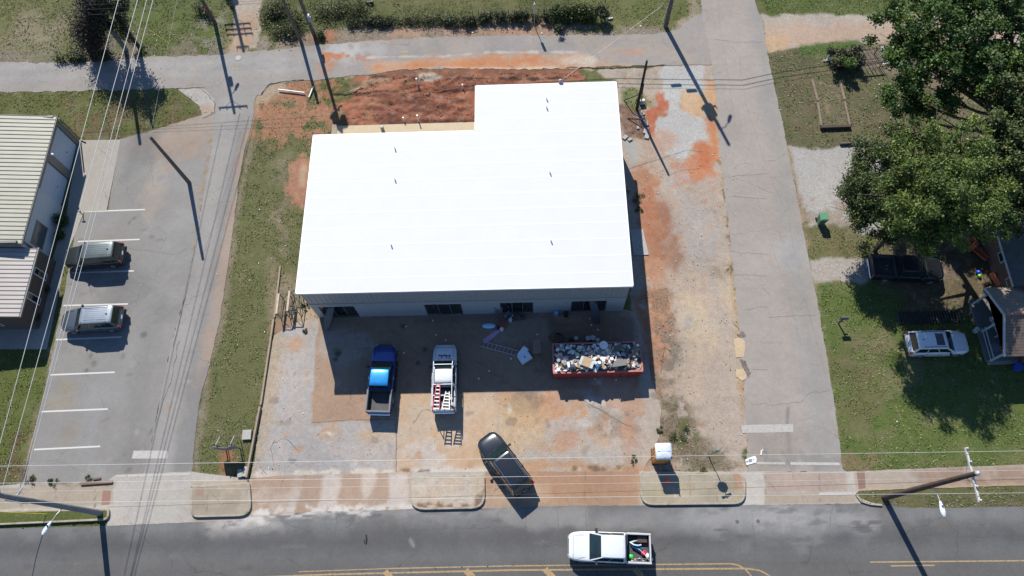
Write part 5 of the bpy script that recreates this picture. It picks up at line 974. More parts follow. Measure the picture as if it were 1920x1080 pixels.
# overgrown poles at the upper left
pA=pole(236,93,10.4,.2,PGY,'bleached pole rising through the vines at the upper left, middle of three')
pB=pole(262,90,8.8,.17,PWD,'dark vine wrapped pole at upper left, right of three')
A0=np.array(P(172,108)[:2]); Bq=P(236,93); pC=thing('bracing_pole','slanting brace pole smothered in dead vines at upper left, left of three','utility pole',(A0[0],A0[1],0)); mb=MB(); mb.cyl((0,0,0),(Bq[0]-A0[0],Bq[1]-A0[1],6.4),.17,.13,12); mb.build('pole',PWD,pC)
def leaves(name,m,parent,clumps,n,size,flat=.35,origin=(0,0,0),soft=False):
    'clumps: (x,y,z,r) ; n leaves in total, small quads around the clump centres'
    cl=np.array(clumps); wgt=cl[:,3]**2; pick=rng.choice(len(cl),n,p=wgt/wgt.sum()); C0=cl[pick]
    d=rng.normal(size=(n,3)); d/=np.linalg.norm(d,axis=1)[:,None]; rad=rng.random(n)**.45
    pos=C0[:,:3]+(rng.normal(size=(n,3))*.62*C0[:,3][:,None]*np.array([1,1,.7]) if soft else d*(rad*C0[:,3])[:,None]*np.array([1,1,.75]))
    pos[:,2]=np.where(pos[:,2]<.03,.03+rng.random(n)*.1,pos[:,2])
    up=rng.normal(size=(n,3))*flat*2+np.array([0,0,1]); up/=np.linalg.norm(up,axis=1)[:,None]
    a=np.cross(up,rng.normal(size=(n,3))); a/=np.linalg.norm(a,axis=1)[:,None]; b_=np.cross(up,a); s=size*rng.uniform(.6,1.35,n)[:,None]
    v=np.stack([pos-a*s*.5,pos+b_*s*.32,pos+a*s*.5,pos-b_*s*.32],1).reshape(-1,3)-np.array(origin)
    me=bpy.data.meshes.new(name); me.vertices.add(4*n); me.vertices.foreach_set('co',v.astype(np.float32).ravel()); me.loops.add(4*n); me.loops.foreach_set('vertex_index',np.arange(4*n,dtype=np.int32)); me.polygons.add(n); me.polygons.foreach_set('loop_start',np.arange(0,4*n,4,dtype=np.int32)); me.polygons.foreach_set('loop_total',np.full(n,4,np.int32)); me.update(calc_edges=True)
    cr=rng.random(len(cl)); rr_=np.clip(cr[pick]*.55+rng.random(n)*.45,0,1); at=me.attributes.new('rnd','FLOAT','FACE'); at.data.foreach_set('value',rr_.astype(np.float32)); me.materials.append(m)
    o=bpy.data.objects.new(name,me); COL.objects.link(o); o.parent=parent; return o
VN=leafmat('dead_vine',(.018,.015,.011),(.05,.04,.03),(.05,.06,.025)); VG=leafmat('dark_vine',(.018,.022,.012),(.045,.05,.022),(.07,.09,.03))
cl=[]
for k in range(16):
    t=.05+k/16*.95; x,y,z=t*(Bq[0]-A0[0]),t*(Bq[1]-A0[1]),t*6.4; r_=.45+1.35*math.sin(min(1,t*1.3)*math.pi*.8)
    for j in range(3): cl.append((x+random.uniform(-.5,.5),y+random.uniform(-.3,.5),z+random.uniform(-.6,.5),r_*.65))
leaves('vines',VN,pC,cl,17000,.15,1.,soft=True)
cl=[(random.gauss(0,.25),random.gauss(0,.25),.4+k*.42,.30+.4*min(1,k/9)*random.random()) for k in range(18)]+[(.7+random.uniform(-.5,.7),random.uniform(-.3,.4),5.4+random.uniform(-.4,.6),.45) for k in range(12)]
leaves('vines',VG,pB,cl,6000,.17,1.,soft=True)
leaves('vines',VG,pA,[(random.gauss(0,.35),random.gauss(0,.35),3.+k*.3,.6) for k in range(12)],3000,.17,1.)
# wires ------------------------------------------------
def wire(pts,r,m,label,sag=0,name='power_line',cat='overhead wire',group=None,n=14):
    P3=[Vector(p) for p in pts]; out=[]
    for a,b in zip(P3[:-1],P3[1:]):
        for i in range(n):
            t=i/n; p=a.lerp(b,t); p.z-=sag*4*t*(1-t); out.append(tuple(p))
    out.append(tuple(P3[-1])); mb=MB().tube(out,r,5); return whole(mb,name,m,label,cat,base=out[0],group=group)
def ext(a,b,k): a=Vector(a);b=Vector(b); return tuple(b+(b-a)*k)
def W2(p,zp,q,zq,ea,eb,r,m,label,**k):
    A=P(*p,zp);B=P(*q,zq); return wire([ext(B,A,ea),ext(A,B,eb)],r,m,label,**k)
W2((222,0),11.6,(0,832),10.6,.25,.15,.022,WIR,'leftmost of the four steep wires crossing the parking lot')
W2((258,0),11.3,(3,921),10.0,.25,.0,.022,WIR,'second from the left of the four steep wires crossing the parking lot')
W2((275,0),11.3,(38,914),9.,.25,.0,.022,WIR,'third from the left of the four steep wires, ending at the grey pole')
W2((287,0),11.3,(42,916),9.,.25,.0,.022,WIR,'rightmost of the four steep wires, ending at the grey pole')
mb=MB()
W2((0,874),11.9,(1818,847),11.65,.15,.2,.013,WIR,'uppermost of the long level wires above the pavement',sag=.0)
W2((0,906),12.1,(1830,883),12.1,.15,.2,.012,WIR,'second long level wire, passing over the top of the brown pole')
W2((0,922),8.6,(1806,897),8.6,.15,.2,.008,WIR,'third and thinnest long level wire above the pavement')
W2((0,943),11.7,(1836,925),11.65,.15,.2,.013,WIR,'lowest of the long level wires above the pavement')
W2((200,951),6.4,(1440,913),6.8,.0,.5,.010,WBK,'thin dark cable below the long level wires')
# crossing cables at the top
W2((225,24),6.8,(528,3),6.8,.8,.0,.013,WBK,'lower of three thin black cables crossing the top left grass'); W2((240,14),7.2,(480,2),7.2,.8,.2,.010,WBK,'middle of three thin black cables crossing the top left grass'); W2((240,6),7.6,(470,-4),7.6,.8,.2,.010,WBK,'upper of three thin black cables crossing the top left grass')
pa=P(1160,158);pz=P(1395,162);c0=(pa[0]-6.6*SV[0],pa[1]-6.6*SV[1],6.6);c1=(pz[0]-6.6*SV[0],pz[1]-6.6*SV[1],6.6); pe=P(1470,149); c2=(pe[0]-6.6*SV[0],pe[1]-6.6*SV[1],6.6)
pw0=P(590,68)
for j,(dy,rr_,lb) in enumerate(((0,.028,'thick telephone cable strung past the top edge, nearer one'),(.6,.028,'thick telephone cable strung past the top edge, farther one'),(-.45,.014,'thin telephone cable strung past the top edge'))):
    wire([(pw0[0],pw0[1]+.2*j,6.6+.1*j),(c0[0],c0[1]+dy,6.5),(c1[0],c1[1]+dy,6.5),(c2[0],c2[1]+dy+.3,6.6),(c2[0]+25,c2[1]+dy+4,6.8)],rr_,WBK,lb,n=4,name='telephone_cable')
for u,v,dy,lb in ((1268,160,.6,'left splice case hanging on the telephone cable'),(1297,170,0,'right splice case hanging on the telephone cable')):
    q=P(u,v); o=whole(MB().box(q[0]-6.4*SV[0],q[1]-6.4*SV[1],6.4,.95,.2,.24,.05,bev=.04),'splice_case',BLK,lb,'splice case')
# service drops
rc=P(1051,152,5.95); wire([rc,P(1240,12,8.2),P(1262,-20,9.2)],.014,WIR,'pale twisted service wire from the roof corner up to the corner pole',name='service_wire'); wire([P(1213,118,6.5),P(1232,70,7.6),P(1256,0,9.5)],.010,WIR,'thin wire from the dark short pole towards the corner pole',name='service_wire')
o=whole(MB().ball((rc[0],rc[1],5.98),.2,.14,.16).cyl((rc[0],rc[1],5.6),(rc[0],rc[1],6.),.06),'service_mast_head',mat('mast_grey',(.35,.36,.38),.4,.4),'grey service mast head at the back edge of the white roof','mast')
wire([P(280,260,7.05),(P(332,0,9)[0],P(332,0,9)[1],9.)],.008,WIR,'thin wire from the parking lot pole up to the top edge',name='service_wire')
wire([P(282,57,.6),P(318,82,.1)],.012,mat('yellow_guy',(.5,.4,.03),.5),'thin yellow line stretched over grass near the top left pole',name='guy_wire',cat='guy wire')
wire([P(88,964,.15),P(20,961,2.6),P(-60,957,5.5)],.03,mat('yellow_guard',(.55,.45,.04),.5),'yellow guy guard over the grass verge at the lower left',name='guy_wire',cat='guy wire')
wire([P(42,914,9.),P(36,925,8.95),P(24,934,8.9)],.05,INS,'short pale dead end insulators beside the grey pole',name='insulator_string',cat='insulator')
# ================= OBJECTS =================
# --- red roll-off skip with rubbish
RED=mat('skip_red',(.30,.035,.03),.6,.1,var=.25,sc=3,tint=(.12,.04,.03),tth=.62); REDP=mat('skip_red_faded',c(222,130,120),.6,var=.2)
HS=1.5
a=np.array(P(1038,700,HS)[:2]);b=np.array(P(1205,696,HS)[:2]); ang=math.atan2(*(b-a)[::-1]); Ls=float(np.linalg.norm(b-a)); nx=_u(b-a); ny=np.array([-nx[1],nx[0]]); WSK=2.35
sk=thing('rubbish_skip','long open red skip heaped with rubbish in the yard','skip',(a[0],a[1],.01),ang)
mb=MB()
for y in (.04,WSK-.04): mb.box(Ls/2,y,HS/2+.08,Ls,.07,HS-.16)
for x in (.04,Ls-.04): mb.box(x,WSK/2,HS/2+.08,.07,WSK-.15,HS-.16)
mb.box(Ls/2,WSK/2,.12,Ls-.2,WSK-.2,.1); mb.build('skip_wall',RED,sk)
for y in (-.03,WSK+.03):
    for i in range(11): MB().box(.25+(Ls-.5)*i/10,y,HS/2,.09,.07,HS-.2).build('side_rib',RED,sk)
mb=MB()
for y in (.02,WSK-.02): mb.box(Ls/2,y,HS+.02,Ls+.06,.14,.1)
for x in (.02,Ls-.02): mb.box(x,WSK/2,HS+.018,.14,WSK-.18,.1)
mb._add([(Ls-.1,.1,HS),(Ls-.55,.1,HS),(Ls-.1,.5,HS),(Ls-.1,.1,HS+.05),(Ls-.55,.1,HS+.05),(Ls-.1,.5,HS+.05)],[[3,5,4],[0,1,2],[0,3,4,1],[1,4,5,2],[2,5,3,0]])
mb.build('top_rail',REDP,sk)
mb=MB(); 
for x in (.7,Ls-.7):
    for y in (.3,WSK-.3): mb.cyl((x,y-.08,.1),(x,y+.08,.1),.1,.1,10)
mb.build('roller',BLK,sk)
SM=Matrix.Translation((a[0],a[1],.01))@Matrix.Rotation(ang,4,'Z')
HP=lambda x,y: .5*math.sin(math.pi*min(1,max(0,y/WSK)))**.7*math.sin(math.pi*min(1,max(0,x/Ls)))**.4
mb=MB(); g=24; hz=lambda x,y: .95+.28*math.sin(x*1.7+1)*math.cos(y*2.1)+.15*random.random()
vs=[];
for i in range(g+1):
    for j in range(9): vs.append((.1+(Ls-.2)*i/g,.1+(WSK-.2)*j/8,1.2+.2*random.random()+HP(.1+(Ls-.2)*i/g,.1+(WSK-.2)*j/8)))
mb._add(vs,[[i*9+j,(i+1)*9+j,(i+1)*9+j+1,i*9+j+1] for i in range(g) for j in range(8)])
o=mb.build('rubbish_fill',mat('rubbish_dark',(.20,.18,.16),.9,var=.7,sc=7)); o.location=(a[0],a[1],.01); o.rotation_euler=(0,0,ang); tag(o,'mass of mixed dark rubbish filling the red skip','rubbish',kind='stuff')
wmats=[mat('rub_white',(.62,.61,.59),.6,var=.15),mat('rub_cream',(.48,.42,.32),.7,var=.2),mat('rub_grey',(.25,.25,.25),.7,var=.2),mat('rub_card',(.26,.17,.10),.85,var=.2),mat('rub_blue',(.05,.12,.28),.5),mat('rub_pink',(.5,.25,.24),.6),mat('rub_dark',(.05,.05,.05),.7)]
PILE=('plastic_bag','cardboard_piece','empty_bucket','foam_scrap','dark_scrap','board_offcut')
def sput(name,mb,m,x,y,z,rz,tilt,label,cat,group='loose rubbish heaped in the skip'):
    o=mb.build(name,m); z=z if name in PILE else z+.36; M=SM@Matrix.Translation((x,y,z))@Matrix.Rotation(rz,4,'Z')@Matrix.Rotation(tilt,4,'X'); o.matrix_world=M; return tag(o,label,cat,group)
kinds=[('plastic_bag','crumpled pale plastic bag in the skip, one of many','bag',lambda: MB().ball((0,0,0),random.uniform(.09,.24),random.uniform(.07,.18),random.uniform(.05,.1),7,5,jit=.45),[0,0,1,2]),
 ('cardboard_piece','small torn piece of brown cardboard in the skip','cardboard',lambda: MB().box(0,0,0,random.uniform(.25,.5),random.uniform(.18,.35),.02),[3,3]),
 ('empty_bucket','pale empty bucket lying in the skip','bucket',lambda: MB().cyl((0,0,0),(0,0,.26),.11,.14,10,caps=True).cyl((0,0,.255),(0,0,.262),.115,.115,10),[0,2]),
 ('foam_scrap','pale foam scrap lying in the skip','scrap',lambda: MB().box(0,0,0,random.uniform(.2,.6),random.uniform(.12,.32),random.uniform(.04,.14),bev=.02),[0,0,1,5]),
 ('board_offcut','narrow brown board offcut lying in the skip','board',lambda: MB().box(0,0,0,random.uniform(.5,1.2),random.uniform(.06,.16),.03),[3,3,1,6]),
 ('dark_scrap','dark flat scrap lying in the skip','scrap',lambda: MB().box(0,0,0,random.uniform(.25,.55),random.uniform(.15,.35),.05,bev=.01),[6,2,6])]
for i in range(290):
    x=random.uniform(.2,Ls-.2);y=random.uniform(.18,WSK-.2)
    q=random.random(); k=kinds[0] if q<.42 else kinds[1] if q<.54 else kinds[2] if q<.61 else kinds[3] if q<.8 else kinds[4] if q<.88 else kinds[5]
    if x>Ls*.68 and q<.6: k=kinds[random.choice([1,4,5,0])]
    sput(k[0],k[3](),wmats[random.choice(k[4])],x,y,random.uniform(1.36,1.5)+HP(x,y),random.random()*6.28,random.uniform(-.5,.5),k[1],k[2],k[2]+' pieces in the skip')
cb=MB(); cb.box(0,0,0,.98,.78,.10); o=sput('cardboard_box',cb,mat('cardboard_tan',c(206,168,124),.85,var=.12),2.55,.68,1.64,-.38,-.12,'large open flat cardboard box with pale blue ends on top of the skip','cardboard box',None)
for s in (-1,1): cb=MB(); cb.box(s*.44,0,.056,.2,.8,.012); q=cb.build('box_end',mat('pale_blue_paper',c(196,214,222),.6)); q.parent=o
def disc(name,x,y,z,r,m,label,cat): return sput(name,MB().cyl((0,0,0),(0,0,.09),r,r*.93,22).cyl((0,0,.09),(0,0,.1),r*.3,r*.3,10),m,x,y,z,0,.15,label,cat,None)
disc('round_tub_lid',3.92,2.02,1.58,.33,wmats[0],'large round white lid near the far side of the skip','lid')
sput('grey_sheet',MB().prism([(-.6,-.2),(.5,-.28),(.62,.15),(.1,.38),(-.4,.2)],0,.03),mat('sheet_grey',c(128,126,124),.8,var=.15),5.0,.52,1.62,.2,-.2,'big dull grey plastic sheet in the right half of the skip','sheet',None)
sput('brown_panel',MB().box(0,0,0,.62,.5,.04),mat('panel_brown',c(126,116,96),.85),5.05,1.75,1.60,.5,.2,'dark tan panel at the far right of the skip','panel',None)
sput('tan_board',MB().box(0,0,0,.22,.6,.04),mat('board_tan',c(176,150,118),.85),6.2,1.3,1.60,-.1,.1,'narrow tan board at the right end of the skip','board',None)
sput('blue_bag',MB().ball((0,0,0),.2,.16,.1,8,5,jit=.2),mat('bag_sky',c(60,140,200),.4),3.4,.35,1.6,0,0,'bright blue bag near the front rail of the skip','bag',None)
sput('navy_box',MB().box(0,0,0,.42,.22,.1,bev=.02),mat('box_navy',c(44,70,112),.5),1.45,.4,1.6,0,0,'navy blue box near the left end of the skip','box',None)
# --- things on the yard
def gput(name,mb,m,u,v,rz,label,cat,group=None,z=.012,u2=None):
    q=P(u,v,0); o=mb.build(name,m); o.location=(q[0],q[1],z); o.rotation_euler=(0,0,rz); return tag(o,label,cat,group)
A=Vector(P(903,645));B=Vector(P(980,666)); d=B-A
lad=thing('extension_ladder','aluminium ladder lying on the shaded yard beside the blue white box','ladder',(A.x,A.y,.03),math.atan2(d.y,d.x))
for s in (-1,1): MB().box(d.length/2,s*.22,.05,d.length,.035,.09).build('rail',ALU,lad)
for i in range(10): MB().cyl((.2+i*d.length/10.3,-.2,.05),(.2+i*d.length/10.3,.2,.05),.02).build('rung',ALU,lad)
t=thing('boxed_panel','white boxed panel with a dark spot lying at the foot of the ladder','box',(*P(984,672)[:2],.05),.55)
MB().box(0,0,.18,.95,.8,.35,bev=.02).build('box',mat('box_white',(.60,.66,.74),.5),t); MB().box(.1,.42,.37,.9,.5,.02,.35).build('loose_sheet',mat('sheet_white',(.62,.67,.74),.5),t); MB().cyl((0,0,.355),(0,0,.362),.07,.07,10).build('knob',BLK,t); MB().box(0,-.41,.18,.97,.03,.3).build('side_panel',mat('box_tan',c(196,186,160),.7),t)
t=thing('trestle_table','brown board on trestle legs between the skip and white box','table',(*P(1006,658)[:2],0),-.1)
MB().box(0,.15,.72,.62,1.15,.04,.1).build('table_top',mat('table_brown',c(176,146,124),.8,var=.2),t)
for x in (-.2,.22):
    for y in (-.35,.6): MB().cyl((x*1.3,y*1.1,0),(x,y,.7),.025).build('leg',WG,t)
for x,r in ((.05,.1),(.35,.45)): gput('loose_batten',MB().box(0,0,.03,.06,1.2,.05),WE,1012+x*20,678,r,('left' if x<.1 else 'right')+' of two thin battens lying below the brown table','batten','battens below the table')
gput('blue_white_sack',MB().ball((0,0,.14),.58,.24,.16,14,8),mat('sack_blue',(.30,.50,.68),.5,var=.1),917,612,.0,'pale blue rounded sack lying by the broken pallet','sack')
gput('pink_sheet',MB().prism([(-.9,-.35),(-.2,-.1),(.9,.35),(.85,.05),(-.1,-.5),(-.7,-.75)],0,.04),mat('pink_foam',(.42,.26,.38),.7,var=.15),923,624,.25,'pinkish foam sheet lying next to the blue sack','foam sheet')
t=thing('hand_cart','small hand cart with a round wheel near the third doorway','cart',(*P(943,608)[:2],0),.8)
MB().box(0,0,.4,.8,.5,.2,bev=.05).build('tray',mat('cart_red',(.16,.05,.04),.6),t); MB().tube([(.3,.2,.4),(1.,.25,.7)],.025).tube([(.3,-.2,.4),(1.,-.25,.7)],.025).build('handle',GS,t); w_=MB().cyl((-.5,-.05,.2),(-.5,.05,.2),.2,.2,14).build('wheel',TY,t)
gput('paint_bucket',MB().cyl((0,0,0),(0,0,.36),.13,.15,12).cyl((0,0,.36),(0,0,.38),.155,.155,12),PL('bucket_white',(.6,.62,.62)),941,619,0,'white lidded bucket standing by the hand cart','bucket'); gput('paint_bucket',MB().cyl((0,0,0),(0,0,.36),.13,.15,12),PL('bucket_white',(.6,.62,.62)),957,602,0,'white bucket below the third doorway','bucket')
gput('water_bottle',MB().cyl((0,0,0),(0,0,.5),.2,.2,12).cyl((0,0,.5),(0,0,.6),.2,.06,12),mat('bottle_blue',(.12,.3,.5),.2),1043,589,0,'blue translucent container by the wall between last two doorways','container'); gput('waste_bin',MB().cyl((0,0,0),(0,0,.55),.17,.21,12),BLK,1061,592,0,'black round bin by the wall between the last two doorways','bin')
# pallets and long tools leaning near third doorway
t=thing('pallet','grey slatted pallet leaning at the left side of the third doorway','pallet',(*P(936,592)[:2],0),.05)
for i in range(6): MB().box(0,.1+i*.02,.25+i*.22,.62,.03,.1).build('slat',mat('slat_grey',(.14,.15,.16),.8),t)
for s in (-1,1): MB().box(s*.25,.17,.75,.06,.06,1.4).build('stringer',mat('slat_grey',(.14,.15,.16),.8),t)
gput('leaning_boards',MB().box(0,0,.5,.1,.06,1.1,.2).box(.25,.05,.45,.08,.06,1.,-.2),PL('blue_board',(.03,.08,.22)),951,597,.3,'narrow dark blue boards leaning in third doorway','board')
gput('tool_heap',MB().box(0,0,.15,.6,.3,.3,.3,bev=.04).box(.5,-.1,.1,.3,.25,.2,1.,bev=.03).cyl((-.5,-.3,.05),(.6,-.35,.08),.03),mat('heap_dark',(.05,.055,.06),.7),969,594,.1,'dark heap of tools inside the third doorway','tools')
gput('cable_coil',MB().tube([(.38*math.cos(k*.52),.38*math.sin(k*.52),.06+.004*k) for k in range(30)],.03),WBK,1046,634,0,'round coil of cable on the ground left of skip top corner','cable coil')
gput('bramble_heap',MB().ball((0,0,.1),.4,.3,.16,9,5,jit=.4),mat('heap_brown',(.12,.07,.03),.9,var=.5,sc=8),1040,633,0,'brown heap of offcuts at the top left corner of the skip','offcuts')
for i in range(9):
    aa=random.random()*3.1; gput('offcut_stick',MB().box(0,0,.04+.015*i,random.uniform(.6,1.2),.05,.04),WG if i%2 else WE,1030+random.random()*26,630+random.random()*14,aa,'stick of waste wood scattered round the brown heap by the skip','wood offcut','sticks of waste wood by the skip')
for u,v,r_,lb in ((1070,638,.15,'first pot behind the skip from the left'),(1080,637,.16,'second pot behind the skip from the left, with white rim'),(1102,637,.2,'left of two larger pale buckets behind the skip'),(1111,636,.22,'right of two larger pale buckets behind the skip'),(1120,640,.16,'small grey pot just behind the skip rail')):
    gput('bucket',MB().cyl((0,0,0),(0,0,.38),r_*.85,r_,12).cyl((0,0,.375),(0,0,.385),r_*.8,r_*.8,12),PL('bucket_grey',(.35,.36,.37)) if u!=1070 else BLK,u,v,0,lb,'bucket','buckets behind the skip')
# canvas chutes / covers hanging out of two doorways
def chute(u,v,lean,label):
    q=P(u,v); mb=MB(); k=[]
    for i in range(9):
        t=i/8; y=.3-1.6*t; z=2.0-1.85*t**1.4; w_=.22+.1*math.sin(t*3); x=lean*t; k.append([(x+w_*math.cos(b),y+.14*math.sin(b)*.6+.05*math.sin(5*b+t*9),z+.16*math.sin(b)+.03*math.sin(4*b+6*t)) for b in [2*math.pi*j/14 for j in range(14)]])
    mb.loft(k); o=mb.build('dust_sheet',mat('sheet_blue_grey',(.055,.065,.075),.5,var=.25,sc=3)); o.location=(q[0],q[1],0); return tag(o,label,'dust sheet')
chute(636,590,-.9,'grey blue dust sheet sagging out of the leftmost doorway'); chute(1105,578,.55,'grey blue dust sheet hanging out of the rightmost doorway')
gput('stone_lump',MB().ball((0,0,.12),.18,.16,.14,8,5,jit=.15),mat('stone_pale',(.4,.42,.38),.8),614,604,0,'pale round lump at the foot of the leftmost dust sheet','stone')
gput('loose_board',MB().box(0,0,.02,1.6,.09,.03),WE,846,591,.05,'thin pale board lying under the second window group','board')
for i in range(16):
    u,v=random.choice([(900,700),(700,640),(1000,640),(1150,620),(820,620),(1140,690)]); gput('paper_scrap',MB().box(0,0,.01,.14,.1,.015),wmats[0],u+random.uniform(-60,60),v+random.uniform(-25,35),random.random()*3,'small scrap of white paper dropped in the shaded yard','paper scrap','paper scraps in the shaded yard')
# steel racks
def rack(u,v,label):
    q=P(u,v); t=thing('steel_rack',label,'rack',q,.0,'steel racks beside the grass strip'); L_=1.75;W_=.75;H_=1.1
    for y in (0,L_):
        for x in (0,W_): MB().box(x,y,H_/2 if x==0 else .5,.045,.045,H_ if x==0 else 1.).build('post',BLK,t)
        MB().box(W_/2,y,.97,W_,.05,.05).build('cross_rail',BLK,t)
        m=MB(); m.tube([(0,y,.1),(W_,y,.95)],.02); m.build('brace',BLK,t)
    for x in (W_,): MB().box(x,L_/2,.98,.06,L_,.06).build('long_rail',BLK,t)
    MB().box(W_,L_/2,.2,.05,L_,.05).build('long_rail',BLK,t); MB().box(-.02,L_/2,H_-.03,.16,L_,.14).build('timber_bearer',mat('bearer_pale',c(226,196,172),.8,var=.2),t); MB().box(0,L_/2,.2,.05,L_,.05).build('long_rail',BLK,t)
    m=MB(); m.tube([(W_,0,.2),(W_,L_,.95)],.025); m.build('brace',BLK,t); return t
rack(527,597,'black steel frame rack with pale bearer, left of two beside the grass strip'); rack(547,592,'black steel frame rack with pale bearer, right of two next to building corner')
# --- portable toilet
q0=P(1234,872)
t=thing('portable_toilet','orange portable toilet with a white domed roof beside the kerb island','portable toilet',(P(1222,870)[0]+.58,P(1222,870)[1]+.55,0),.0)
OR=mat('toilet_orange',(.50,.20,.02),.45,var=.08); MB().box(0,0,.06,1.15,1.15,.12,bev=.03).build('base',BLK,t); mb=MB(); mb.box(0,0,1.15,1.08,1.08,2.06,bev=.05)
for s in (-1,1):
    for k in range(4): mb.box(s*.55,-.36+.24*k,1.15,.03,.1,1.8)
    for k in range(4): mb.box(-.36+.24*k,.55,1.15,.1,.03,1.8)
mb.build('cabin',OR,t)
mb=MB(); rr2=[(.60,2.14),(.585,2.26),(.45,2.33),(.2,2.37)]; k=[]
for w_,z in rr2:
    k.append([(w_*sx if abs(sx)==1 else w_*sx,w_*sy,z) for sx,sy in ((-1,-.85),(-.85,-1),(0,-1),(.85,-1),(1,-.85),(1,0),(1,.85),(.85,1),(0,1),(-.85,1),(-1,.85),(-1,0))])
mb.loft(k); mb.build('roof',mat('toilet_roof_white',(.46,.50,.54),.4,var=.05),t)
mb=MB(); mb.box(0,0,2.375,.03,.9,.02); mb.box(0,0,2.376,.9,.03,.02); mb.build('roof_ridge',mat('toilet_roof_white',(.46,.50,.54),.4),t)
MB().cyl((.48,-.48,2.2),(.48,-.48,2.5),.05,.05,8).build('vent_pipe',BLK,t); d_=MB().box(0,-.555,1.1,.75,.03,1.85,bev=0).build('door',mat('toilet_door',(.42,.19,.03),.45),t); MB().box(.28,-.58,1.1,.08,.04,.05).build('handle',BLK,d_)
# --- hydrant
t=thing('fire_hydrant','small red fire hydrant on the kerb island in the toilet shadow','fire hydrant',(*P(1249,903)[:2],.15))
HR_=mat('hydrant_red',(.62,.05,.045),.4); m=MB(); m.cyl((0,0,0),(0,0,.06),.18,.18,14).cyl((0,0,.06),(0,0,.58),.12,.115,14).build('barrel',HR_,t); MB().ball((0,0,.6),.15,.15,.14,14,7).cyl((0,0,.7),(0,0,.8),.035).build('bonnet',HR_,t)
for a_ in (0,math.pi,-math.pi/2): MB().cyl((0,0,.45),(.22*math.cos(a_),.22*math.sin(a_),.45),.07,.075,10).build('nozzle',HR_,t)
# --- sign posts seen almost edge on
def sign(u,v,h,label,rz,w,hh,cat='road sign',z0=None,face=None,z=0,pts=None):
    q=P(u,v); t=thing('road_sign',label,cat,(q[0],q[1],z),rz); MB().cyl((0,0,-.05),(0,0,h),.035,.035,8).build('post',GS,t)
    m=MB(); m._add([(x,-.06,zz) for x,zz in pts]+[(x,-.045,zz) for x,zz in pts],[list(range(len(pts))),list(range(2*len(pts)-1,len(pts)-1,-1))]+[[i,(i+1)%len(pts),len(pts)+(i+1)%len(pts),len(pts)+i] for i in range(len(pts))]); m.build('sign_plate',face or GS,t); return t
oc=[(.38*math.cos(R_(22.5+45*k)),2.25+.38*math.sin(R_(22.5+45*k))) for k in range(8)]
s_=sign(1329,856,3.05,'octagonal sign on a slim post by the end of the side street, seen from above',.25,.75,.75,face=mat('sign_back_teal',(.10,.16,.16),.5,.4),pts=oc)
MB().box(0,0,2.9,.75,.02,.18,.1).build('name_plate',mat('sign_green',(.02,.16,.08),.4),s_)
sign(1002,49,3.0,'narrow sign on a thin post at the back street verge',.2,.3,.5,pts=[(-.13,1.9),(.13,1.9),(.13,2.9),(-.13,2.9)],face=GS)
# notice board seen from above with back braces
A=Vector(P(424,844));B=Vector(P(451,842)); t=thing('notice_board','weathered notice board on two posts in the grass, seen from above','notice board',(A.x,A.y,0),math.atan2((B-A).y,(B-A).x)); L_=(B-A).length
for x in (.0,L_): MB().cyl((x,.0,-.05),(x,.0,1.95),.045).build('post',mat('post_dark',(.06,.055,.05),.7),t); MB().cyl((x-.05,.06,1.85),(x-.05,.75,1.3),.03).cyl((x-.05,.75,1.3),(x-.05,.72,.0),.03).build('brace',GS,t)
mb=MB(); k=[]
for i in range(9):
    x=-.35+(L_+.5)*i/8; y=-.07-.10*math.sin(i/8*math.pi)+.02*math.sin(i*2.2); k.append([(x,y,.75),(x,y+.03,.75),(x,y+.03+.03*math.sin(i),1.75),(x,y+.03*math.sin(i),1.75)])
mb.loft(k,sm=False); mb.build('board',mat('board_grey',(.17,.18,.20),.6,var=.2),t)
# --- newspaper/crumpled packaging on the road
mb=MB(); mb._add([(-.42,-.26,.02),(.35,-.18,.05),(.46,.12,.02),(.38,.3,.05),(-.1,.24,.03),(-.4,.14,.02)],[[0,1,2,3,4,5]]); mb.cur=1; mb.box(-.05,.03,.055,.26,.2,.012,.1); mb.box(.2,.06,.058,.1,.06,.012,.5); mb.box(-.3,-.0,.052,.16,.08,.012)
o=mb.build('flattened_packet',[mat('packet_white',(.6,.61,.6),.5,var=.1),mat('packet_grey',(.18,.2,.21),.5)]); q=P(1408,864); o.location=(q[0],q[1],.02); o.rotation_euler=(0,0,.15); tag(o,'flattened white and grey packaging lying at the end of side street','packaging')
gput('paper_strip',MB().box(0,0,.02,.12,.4,.03,-.3).box(.14,.2,.02,.06,.14,.03,-.2),mat('paper_cream',(.5,.46,.38),.7),1427,849,0,'cream paper strip next to the flattened packaging','paper',z=.02)
gput('tyre_scrap',MB().tube([(0,-.3,.03),(.02,0,.04),(-.03,.3,.03)],.05).tube([(-.12,-.3,.03),(-.16,.0,.03)],.02),TY,687,1011,.0,'small dark tyre shred on the main road','tyre shred',z=.02)
